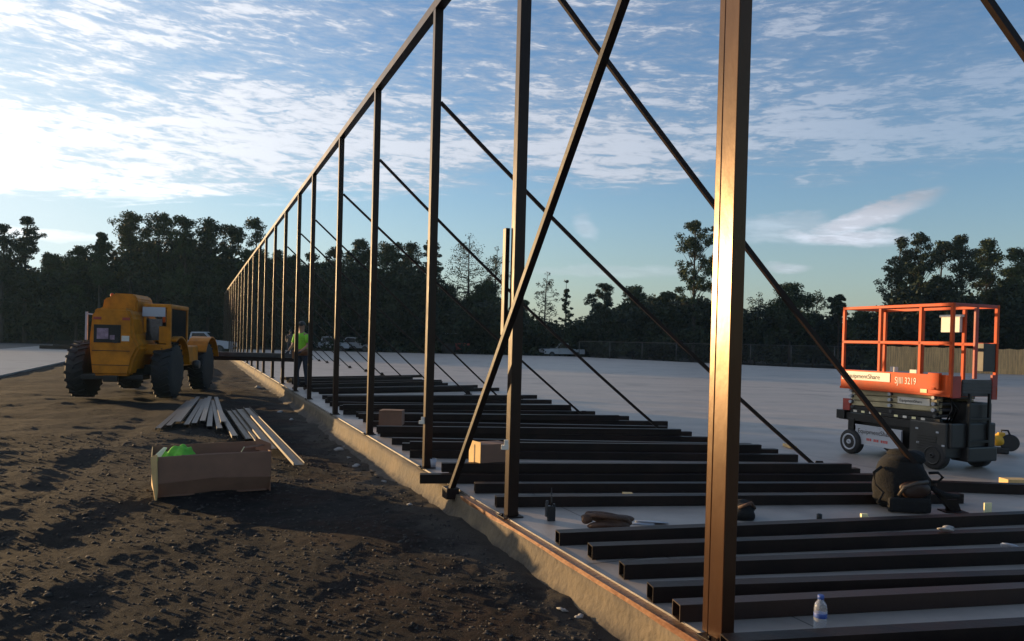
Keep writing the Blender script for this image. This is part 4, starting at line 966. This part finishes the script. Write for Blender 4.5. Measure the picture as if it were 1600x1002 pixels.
# ------------------------------------------------------------------ cardboard box on the dirt
cl0 = gp(240, 786, -0.24); cr0 = gp(432, 765, -0.24)
fz = gh(cl0.x, cl0.y)-0.01
fl = Vector((cl0.x, cl0.y, 0)); ax = Vector((cr0.x-cl0.x, cr0.y-cl0.y, 0)); BL = 1.08; th_ = math.atan2(ax.y, ax.x)
cb = empty('cardboard_box', (fl.x, fl.y, fz), R(28), 'large open brown cardboard box sitting on the dirt', 'cardboard box')
BW, BH = 0.62, 0.43
def panel(name, pts, m_=M_CARD, thick=0.008, parent=cb):
    mb = MB(); pts = [Vector(p) for p in pts]; n = (pts[1]-pts[0]).cross(pts[2]-pts[0]).normalized()*thick
    A = [mb.bm.verts.new(p) for p in pts]; B = [mb.bm.verts.new(p+n) for p in pts]
    fs = [mb.bm.faces.new(A), mb.bm.faces.new(B[::-1])]
    for i in range(len(pts)): j = (i+1) % len(pts); fs.append(mb.bm.faces.new((A[i], B[i], B[j], A[j])))
    bmesh.ops.recalc_face_normals(mb.bm, faces=fs); return mb.build(name, m_, parent)
zc = 0.17
panel('front_panel', [(0.03, 0.0, zc), (BL*0.5, -0.015, zc+0.035), (BL, 0.0, zc+0.01), (BL, 0.0, BH), (BL*0.5, 0.01, BH+0.005), (0.03, 0.0, BH-0.01)])
panel('lower_front_panel', [(0.03, 0.09, 0.0), (BL, 0.10, 0.02), (BL, 0.003, zc+0.008), (BL*0.5, -0.012, zc+0.033), (0.03, 0.003, zc-0.002)])
panel('back_panel', [(0.0, BW, 0.0), (BL-0.02, BW, 0.0), (BL-0.02, BW, BH+0.03), (0.0, BW, BH+0.02)])
panel('left_panel', [(0.015, 0.015, 0.0), (0.0, BW, 0.0), (0.0, BW, BH+0.01), (-0.03, 0.02, BH)], M_SUNCARD_TIMBER)  # brighter card carries the sunlight on this side
panel('right_panel', [(BL, 0.02, 0.0), (BL-0.02, BW, 0.0), (BL-0.02, BW, BH), (BL, 0.02, BH)])
panel('base_panel', [(0.02, 0.03, 0.03), (BL-0.03, 0.03, 0.03), (BL-0.03, BW-0.02, 0.03), (0.02, BW-0.02, 0.03)])
panel('torn_flap', [(-0.035, 0.0, BH), (0.02, -0.02, BH+0.02), (0.035, -0.01, 0.10), (0.02, -0.02, -0.05), (0.0, 0.0, 0.06), (-0.02, 0.0, 0.22)], M_SUNCARD_TIMBER)  # sunlight in the card colour, as on the left panel
panel('corner_flap', [(0.05, 0.06, BH-0.03), (0.12, 0.22, BH+0.045), (0.09, 0.24, BH+0.05), (0.01, 0.08, BH)], M_CREAM)
panel('inner_flap', [(BL-0.30, 0.02, BH-0.02), (BL-0.26, 0.02, BH+0.05), (BL-0.25, 0.06, BH+0.05), (BL-0.29, 0.06, BH-0.02)], M_CREAM)
panel('inner_flap', [(BL-0.26, 0.04, BH+0.03), (BL+0.02, 0.26, BH+0.03), (BL+0.02, 0.28, BH+0.045), (BL-0.26, 0.06, BH+0.05)], M_CARD)
panel('inner_flap', [(BL-0.10, 0.30, BH-0.02), (BL+0.03, 0.16, BH-0.02), (BL+0.03, 0.16, BH+0.06), (BL-0.10, 0.30, BH+0.11)], M_CARD)
# green cloth inside the corner
n = 26; V_ = []; F_ = []
for i in range(n):
    for j in range(n):
        u, v = i/(n-1), j/(n-1)
        x = 0.05+0.44*u; y = 0.035+0.27*v+0.02*math.sin(u*9)
        z = BH-0.06+0.14*math.exp(-((u-0.45)/0.28)**2-((v-0.5)/0.4)**2)+0.022*math.sin(u*17+v*7)+0.016*math.sin(v*21-u*11)-(0.06*u if u > 0.6 else 0)
        V_.append((x+0.03*math.sin(v*6), y, z))
for i in range(n-1):
    for j in range(n-1): F_.append((i*n+j, (i+1)*n+j, (i+1)*n+j+1, i*n+j+1))
me = bpy.data.meshes.new('green_cloth'); me.from_pydata(V_, [], F_); o = link('safety_vest', me, M_GREEN, smooth=True)
o.location = cb.location; o.rotation_euler = cb.rotation_euler; sd_ = o.modifiers.new('solid', 'SOLIDIFY'); sd_.thickness = 0.004
tag(o, 'crumpled bright green safety vest in the corner of the cardboard box', 'safety vest')

# ------------------------------------------------------------------ loose steel studs and planks on the dirt
GS = 'loose steel studs lying behind the cardboard box'
st = [(247, 672, 303, 621), (263, 671, 309, 620), (277, 669, 315, 620), (291, 667, 320, 620), (303, 668, 325, 622), (316, 667, 329, 622), (327, 669, 331, 624), (343, 674, 331, 622), (349, 668, 337, 626), (367, 684, 341, 640)]
for i, (x0, y0, x1, y1) in enumerate(st):
    z = -0.16; a = gp(x0, y0, z); b2 = gp(x1, y1, z); a.z = max(gh(a.x, a.y), gh(b2.x, b2.y))+0.012+0.035*(i % 3); b2.z = a.z
    d = b2-a; L_ = min(5.2, d.length); mb = MB(); w_ = 0.085
    mb.box((0, L_/2, 0.002), (w_, L_, 0.004)); mb.box((-w_/2+0.002, L_/2, 0.022), (0.004, L_, 0.036)); mb.box((w_/2-0.002, L_/2, 0.022), (0.004, L_, 0.036))
    for v in mb.bm.verts: v.co.z = 0.04-v.co.z
    o = mb.build('steel_stud', M_GALV); o.location = a; o.rotation_euler = (0, 0, math.atan2(d.y, d.x)-PI/2)
    tag(o, 'dull grey steel stud lying behind the cardboard box, %s from the left' % ordn(i+1), 'steel stud', GS)
for i, (x0, y0, x1, y1) in enumerate([(404, 684, 369, 641), (421, 690, 377, 641), (441, 703, 384, 641), (476, 732, 390, 641)]):
    a = gp(x0, y0, -0.17); b2 = gp(x1, y1, -0.17); a.z = b2.z = max(gh(a.x, a.y), gh(b2.x, b2.y))+0.01+0.03*i
    d = b2-a; mb = MB(); w_ = 0.20 if i != 3 else 0.13
    mb.box((-w_/2, d.length/2, 0.012), (w_, d.length, 0.008)); mb.box((-0.003, d.length/2, 0.03), (0.006, d.length, 0.028)); mb.box((-w_+0.003, d.length/2, 0.03), (0.006, d.length, 0.028))
    o = mb.build('steel_track', M_TAN); o.location = a; o.rotation_euler = (0, 0, math.atan2(d.y, d.x)-PI/2)
    tag(o, 'tan sheet-steel track beside the cardboard box, %s from the left' % ordn(i+1), 'steel track', 'tan sheet-steel tracks beside the cardboard box')

# ------------------------------------------------------------------ small things on the slab
yb = gp(735, 736, 0.103); e = empty('cardboard_carton', (yb.x+0.10, yb.y, 0.104), R(32), 'small brown carton with a sunlit yellow end resting on the tubes', 'carton')
mb = MB(); mb.box((0.17+0.0, 0.12, 0.13), (0.34, 0.24, 0.26), None, 0.003); mb.build('box_body', M_CARD, e)
mb = MB(); mb.box((-0.003, 0.12, 0.145), (0.004, 0.235, 0.28)); mb.build('open_flap', M_SUNCARD_TIMBER, e)  # sunlight painted into the card colour of this end
mb = MB(); mb.box((-0.0065, 0.12, 0.13), (0.002, 0.02, 0.24)); mb.build('tape', M_BROWN, e)
e2 = gp(602, 660, 0.2); mb = MB(); mb.box((0, 0, 0.11), (0.34, 0.28, 0.22), None, 0.004); mb.box((0.02, -0.10, 0.225), (0.28, 0.10, 0.004)); o = mb.build('carton', M_CARD); o.location = gp(612, 664, 0.10)+Vector((0, 0, 0.004)); tag(o, 'dim brown carton sitting among the stacked tubes near the third post', 'carton')
# two-way radio
rp_ = gp(861, 814, 0); e = empty('two_way_radio', rp_, R(10), 'black two-way radio with antenna standing on the slab', 'radio')
mb = MB(); mb.box((0, 0, 0.06), (0.062, 0.038, 0.12), None, 0.006); mb.build('radio_body', M_BLACK, e)
mb = MB(); mb.tube([(0.0, 0, 0.12), (0.0, 0, 0.15), (-0.002, 0, 0.26)], [0.008, 0.007, 0.003], 8); mb.build('antenna', M_BLACK, e)
mb = MB(); mb.lathe([(0.009, 0.12), (0.009, 0.135)], (0.02, 0, 0), 'Z', 10); mb.build('knob', M_BLACK, e)
mb = MB(); mb.box((-0.040, 0, 0.085), (0.016, 0.03, 0.10), None, 0.003); mb.box((-0.036, 0, 0.145), (0.02, 0.02, 0.03), None, 0.003); mb.build('belt_clip', M_GALV, e)
# brown tool belt / gloves heap
tb = gp(952, 830, 0); e = empty('tool_belt', tb, R(5), 'crumpled dark brown leather tool belt lying on the slab', 'tool belt')
mb = MB(); mb.blob((0.02, 0.06, 0.055), (0.16, 0.10, 0.06), 4, 0.35, 4); mb.build('pouch', M_BROWN, e)
mb = MB(); mb.tube([(-0.17, 0.06, 0.02+0.08), (-0.10, 0.0, 0.12), (0.0, -0.04, 0.115), (0.12, -0.02, 0.10), (0.17, 0.05, 0.05), (0.10, 0.12, 0.03)], 0.018, 8); mb.build('strap', M_BROWN, e)
mb = MB(); mb.blob((-0.16, 0.05, 0.085), (0.045, 0.035, 0.04), 6, 0.3, 3); mb.build('pouch', M_BROWN, e)
mb = MB(); mb.tube([(-0.05, -0.03, 0.02), (0.05, -0.05, 0.035), (0.12, -0.04, 0.02)], 0.012, 8); mb.build('strap', M_BROWN, e)
mb = MB(); mb.blob((0, 0, 0.012), (0.12, 0.035, 0.014), 9, 0.5, 4); o = mb.build('rag', M_GREYW); o.location = gp(1012, 819, 0); tag(o, 'crumpled pale rag on the slab right of the brown tool belt', 'rag')
e = empty('tool_pouch', gp(1166, 812, 0), R(20), 'dark tool pouch half hidden behind the nearest post', 'tool pouch')
mb = MB(); mb.blob((0, 0.05, 0.065), (0.11, 0.10, 0.075), 12, 0.25, 4); mb.build('pouch', M_CLOTH, e); mb = MB(); mb.tube([(-0.08, 0, 0.1), (0, -0.06, 0.15), (0.08, 0, 0.09)], 0.014, 8); mb.build('strap', M_BROWN, e)
# big black tool bag
bg_ = gp(1416, 800, 0); e = empty('tool_bag', bg_, R(-5), 'bulky black tool bag with rust-orange pocket on the slab', 'tool bag')
mb = MB(); mb.blob((0, 0.12, 0.24), (0.235, 0.17, 0.27), 21, 0.10, 4)
for v in mb.bm.verts:
    if v.co.z < 0.1: v.co.x *= 1.08
    v.co.z = max(0.003, v.co.z)
mb.build('bag_body', M_CLOTH, e)
mb = MB(); mb.blob((0.03, 0.10, 0.46), (0.17, 0.12, 0.075), 5, 0.22, 3); mb.build('bag_top', M_CLOTH, e)
mb = MB(); mb.blob((0.05, -0.03, 0.20), (0.13, 0.05, 0.085), 8, 0.15, 3); mb.build('front_pocket', M_BROWNST, e)
mb = MB(); mb.tube([(-0.09, -0.05, 0.15), (-0.05, -0.07, 0.23), (0.05, -0.075, 0.27), (0.15, -0.05, 0.28)], 0.017, 8); mb.build('strap', M_TAN, e)
mb = MB(); mb.box((0.0, -0.055, 0.07), (0.36, 0.06, 0.13), None, 0.03); mb.build('lower_pocket', M_CLOTH, e)
mb = MB(); mb.tube([(-0.20, 0.05, 0.38), (-0.27, 0.03, 0.33), (-0.26, 0.03, 0.22), (-0.20, 0.0, 0.16), (-0.25, -0.02, 0.07)], 0.014, 8); mb.build('strap', M_CLOTH, e)
mb = MB(); mb.tube([(0.20, 0.05, 0.34), (0.27, 0.03, 0.35), (0.31, 0.03, 0.31), (0.27, 0.03, 0.27), (0.22, 0.02, 0.27)], 0.013, 8); mb.build('handle', M_CLOTH, e)
mb = MB(); mb.tube([(0.20, 0.0, 0.22), (0.30, -0.02, 0.17), (0.42, -0.03, 0.155)], 0.022, 8); mb.build('strap', M_CLOTH, e)
# small pieces
def small(name, lab, cat, px, py, z, mbf, m_, rz=0.0):
    mb = MB(); mbf(mb); o = mb.build(name, m_); o.location = gp(px, py, z); o.rotation_euler = (0, 0, rz); tag(o, lab, cat); return o
small('paper_tag', 'small cream paper tag on the slab left of the tool bag', 'tag', 1350, 811, 0.002, lambda q: (q.box((0, 0, 0.022), (0.055, 0.03, 0.044), None, 0.002), q.box((0.035, 0.01, 0.008), (0.03, 0.03, 0.015))), M_CREAM)
small('yellow_card', 'pale yellow card standing on the slab at the right edge', 'card', 1543, 803, 0.002, lambda q: q.box((0, 0, 0.05), (0.075, 0.012, 0.095), None, 0.002), M_CREAM, 0.2)
small('short_pipe', 'small dark pipe stub standing on the slab near the nearest post', 'pipe stub', 1280, 815, 0.002, lambda q: q.lathe([(0.02, 0), (0.022, 0.06), (0.016, 0.062), (0.015, 0.01)], (0, 0, 0), 'Z', 14), M_DKMETAL)
small('stone', 'grey stone resting on top of a near steel tube', 'stone', 1479, 829, 0.103, lambda q: q.blob((0, 0, 0.012), (0.05, 0.03, 0.018), 3, 0.3, 3), M_ROCK)
small('plastic_wrapper', 'clear grey plastic wrapper on the tubes at the right edge', 'wrapper', 1580, 860, 0.02, lambda q: q.blob((0, 0, 0.02), (0.05, 0.03, 0.025), 7, 0.4, 3), M_GREYW)
small('timber_block', 'tan timber block lying on the slab near the right edge', 'timber block', 1586, 762, 0.0, lambda q: (q.box((0, 0, 0.05), (0.26, 0.14, 0.09), None, 0.004)), M_SUNCARD_TIMBER, 0.05)
small('steel_offcut', 'dark steel offcut lying right of the tool bag', 'steel offcut', 1545, 772, 0.0, lambda q: (q.box((0.05, 0.06, 0.052), (1.1, 0.1, 0.10), None, 0.003)), M_STEELB, R(-3))
small('steel_angle', 'dark steel angle beneath the brace foot beside the tool bag', 'steel angle', 1465, 786, 0.0, lambda q: (q.box((0.0, 0.0, 0.06), (0.42, 0.06, 0.05), None, 0.003), q.box((0.10, -0.02, 0.03), (0.05, 0.05, 0.06))), M_STEELB, R(5))
small('paper_cup', 'white paper cup beside the base of the third post', 'cup', 676, 731, 0.002, lambda q: q.lathe([(0.03, 0), (0.042, 0.10), (0.038, 0.10), (0.027, 0.006)], (0, 0, 0), 'Z', 18), M_GREYW)
for (px, py, D, lab) in ((789, 699, 5.83, 'small white bracket clipped to the second post'), (659, 660, 8.0, 'small white bracket clipped to the third post')):
    p = dp(px, py, D); mb = MB(); mb.box((0, 0, 0), (0.06, 0.05, 0.035), None, 0.004); mb.box((0.01, 0, 0.035), (0.035, 0.04, 0.045), None, 0.004); o = mb.build('clip_bracket', M_WHITE); o.location = p; tag(o, lab, 'bracket')
# water bottle
M_PET = bpy.data.materials.new('clear_plastic'); M_PET.use_nodes = True; b = M_PET.node_tree.nodes['Principled BSDF']
b.inputs['Base Color'].default_value = (0.9, 0.93, 0.96, 1); b.inputs['Roughness'].default_value = 0.08; b.inputs['Transmission Weight'].default_value = 0.85; b.inputs['IOR'].default_value = 1.33
tcn = M_PET.node_tree.nodes.new('ShaderNodeTexNoise'); tcn.inputs['Scale'].default_value = 40; bpn = M_PET.node_tree.nodes.new('ShaderNodeBump'); bpn.inputs['Strength'].default_value = 0.2
M_PET.node_tree.links.new(tcn.outputs['Fac'], bpn.inputs['Height']); M_PET.node_tree.links.new(bpn.outputs[0], b.inputs['Normal'])
M_BLUE = mat('blue_label', (0.02, 0.05, 0.22), 0.5, vscale=30, col2=(0.06, 0.12, 0.38))
wb = gp(1281, 989, 0); e = empty('water_bottle', wb, 0, 'clear plastic water bottle with blue label and cap standing on the slab', 'bottle')
mb = MB(); mb.lathe([(0.026, 0), (0.031, 0.004), (0.031, 0.03), (0.029, 0.035), (0.031, 0.04), (0.031, 0.075), (0.030, 0.078), (0.030, 0.10), (0.031, 0.104), (0.031, 0.125), (0.027, 0.145), (0.014, 0.163), (0.013, 0.172)], (0, 0, 0), 'Z', 28); mb.build('bottle_body', M_PET, e)
mb = MB(); mb.lathe([(0.0312, 0.079), (0.0316, 0.080), (0.0316, 0.101), (0.0312, 0.102)], (0, 0, 0), 'Z', 28); mb.build('label', M_BLUE, e)
mb = MB(); mb.lathe([(0.0155, 0.168), (0.0155, 0.186), (0.012, 0.189)], (0, 0, 0), 'Z', 20); mb.build('cap', M_BLUE, e)
# yellow saw on the slab by the lift
ys = gp(1566, 709, 0); e = empty('cut_off_saw', ys, R(-20), 'small yellow and black power saw on the slab right of the lift', 'power saw')
mb = MB(); mb.blob((-0.06, 0, 0.19), (0.085, 0.08, 0.09), 3, 0.12, 3); mb.box((-0.02, 0, 0.27), (0.09, 0.07, 0.06), None, 0.015); mb.build('motor_housing', M_YELP, e)
mb = MB(); mb.lathe([(0.11, -0.02), (0.12, -0.015), (0.12, 0.015), (0.11, 0.02)], (0.08, -0.02, 0.16), 'Y', 26); mb.build('blade_guard', M_BLACK, e)
mb = MB(); mb.tube([(-0.02, 0.02, 0.26), (-0.02, 0, 0.33), (0.06, 0, 0.33), (0.09, 0, 0.26)], 0.014, 8); mb.build('handle', M_BLACK, e)
mb = MB(); mb.tube([(-0.12, 0, 0.13), (-0.24, 0.01, 0.12)], 0.016, 8); mb.build('trigger_grip', M_YELP, e)
mb = MB(); mb.box((-0.01, 0, 0.045), (0.16, 0.14, 0.09), None, 0.02); mb.build('base_plate', M_BLACK, e)
# rubble chips along the footing
rc = [(530, 706, .07), (556, 728, .05), (404, 609, .10), (437, 644, .06), (545, 716, .03), (600, 760, .03), (455, 660, .04), (1000-640+180, 700, .03), (880, 975, .03), (905, 985, .025), (640, 800, .025), (420, 700, .04)]
for i, (px, py, s_) in enumerate(rc):
    p = gp(px, py, -0.28); p.z = gh(p.x, p.y)+s_*0.2
    mb = MB(); mb.blob((0, 0, 0), (s_, s_*0.7, s_*0.5), i+40, 0.45, 2); o = mb.build('rubble_chip', M_ROCK); o.location = p
    tag(o, 'pale rubble chip on the dirt by the footing, %s in size order' % ordn(1+sorted(range(len(rc)), key=lambda q: (-rc[q][2], q)).index(i)), 'rubble chip', 'pale rubble chips scattered on the dirt')
# gravel and clods over the near dirt
rnd = np.random.RandomState(5); ico = bmesh.new(); bmesh.ops.create_icosphere(ico, subdivisions=1, radius=1); iv = np.array([v.co[:] for v in ico.verts]); if_ = np.array([[v.index for v in f.verts] for f in ico.faces]); ico.free()
ng = 16000; th2 = rnd.uniform(R(-46), R(20), ng); rr2 = 1.6*np.exp(rnd.rand(ng)*2.1); px_ = np.sin(th2)*rr2; py_ = np.cos(th2)*rr2
dd = -((px_-P0.x)*Nn.x+(py_-P0.y)*Nn.y); keep = dd > 0.25; px_ = px_[keep]; py_ = py_[keep]; ng = len(px_); hz = ground_h(px_, py_)
sz = 0.003+0.011*rnd.rand(ng)**5+0.002*np.hypot(px_, py_)*rnd.rand(ng)
sc = sz[:, None]*rnd.uniform(0.6, 1.3, (ng, 3)); sc[:, 2] *= 0.6
V_ = (iv[None]*sc[:, None, :]*(1+0.25*rnd.randn(ng, len(iv), 1))+np.stack([px_, py_, hz], 1)[:, None, :]).reshape(-1, 3)
F_ = (if_[None]+(np.arange(ng)*len(iv))[:, None, None]).reshape(-1, 3)
M_CLOD = mat('dirt_clods', (0.010, 0.009, 0.008), 0.95, vscale=5, col2=(0.045, 0.038, 0.032))
tag(link('gravel', np_mesh('gravel', V_, F_), M_CLOD), 'loose gravel and clods over the near dirt', 'gravel', kind='stuff')

# ------------------------------------------------------------------ thin evening air
mb = MB(); mb.box((0, 20, 14), (420, 420, 34.0)); hz_ = mb.build('haze', [])
M_HAZE = bpy.data.materials.new('haze_air'); M_HAZE.use_nodes = True; t = M_HAZE.node_tree; t.nodes.clear()
ho = t.nodes.new('ShaderNodeOutputMaterial'); hv = t.nodes.new('ShaderNodeVolumePrincipled'); t.links.new(hv.outputs[0], ho.inputs['Volume'])
hv.inputs['Color'].default_value = (0.45, 0.75, 1.0, 1); hv.inputs['Density'].default_value = 0.00022; hv.inputs['Anisotropy'].default_value = 0.2
hz_.data.materials.append(M_HAZE); tag(hz_, kind='stuff')
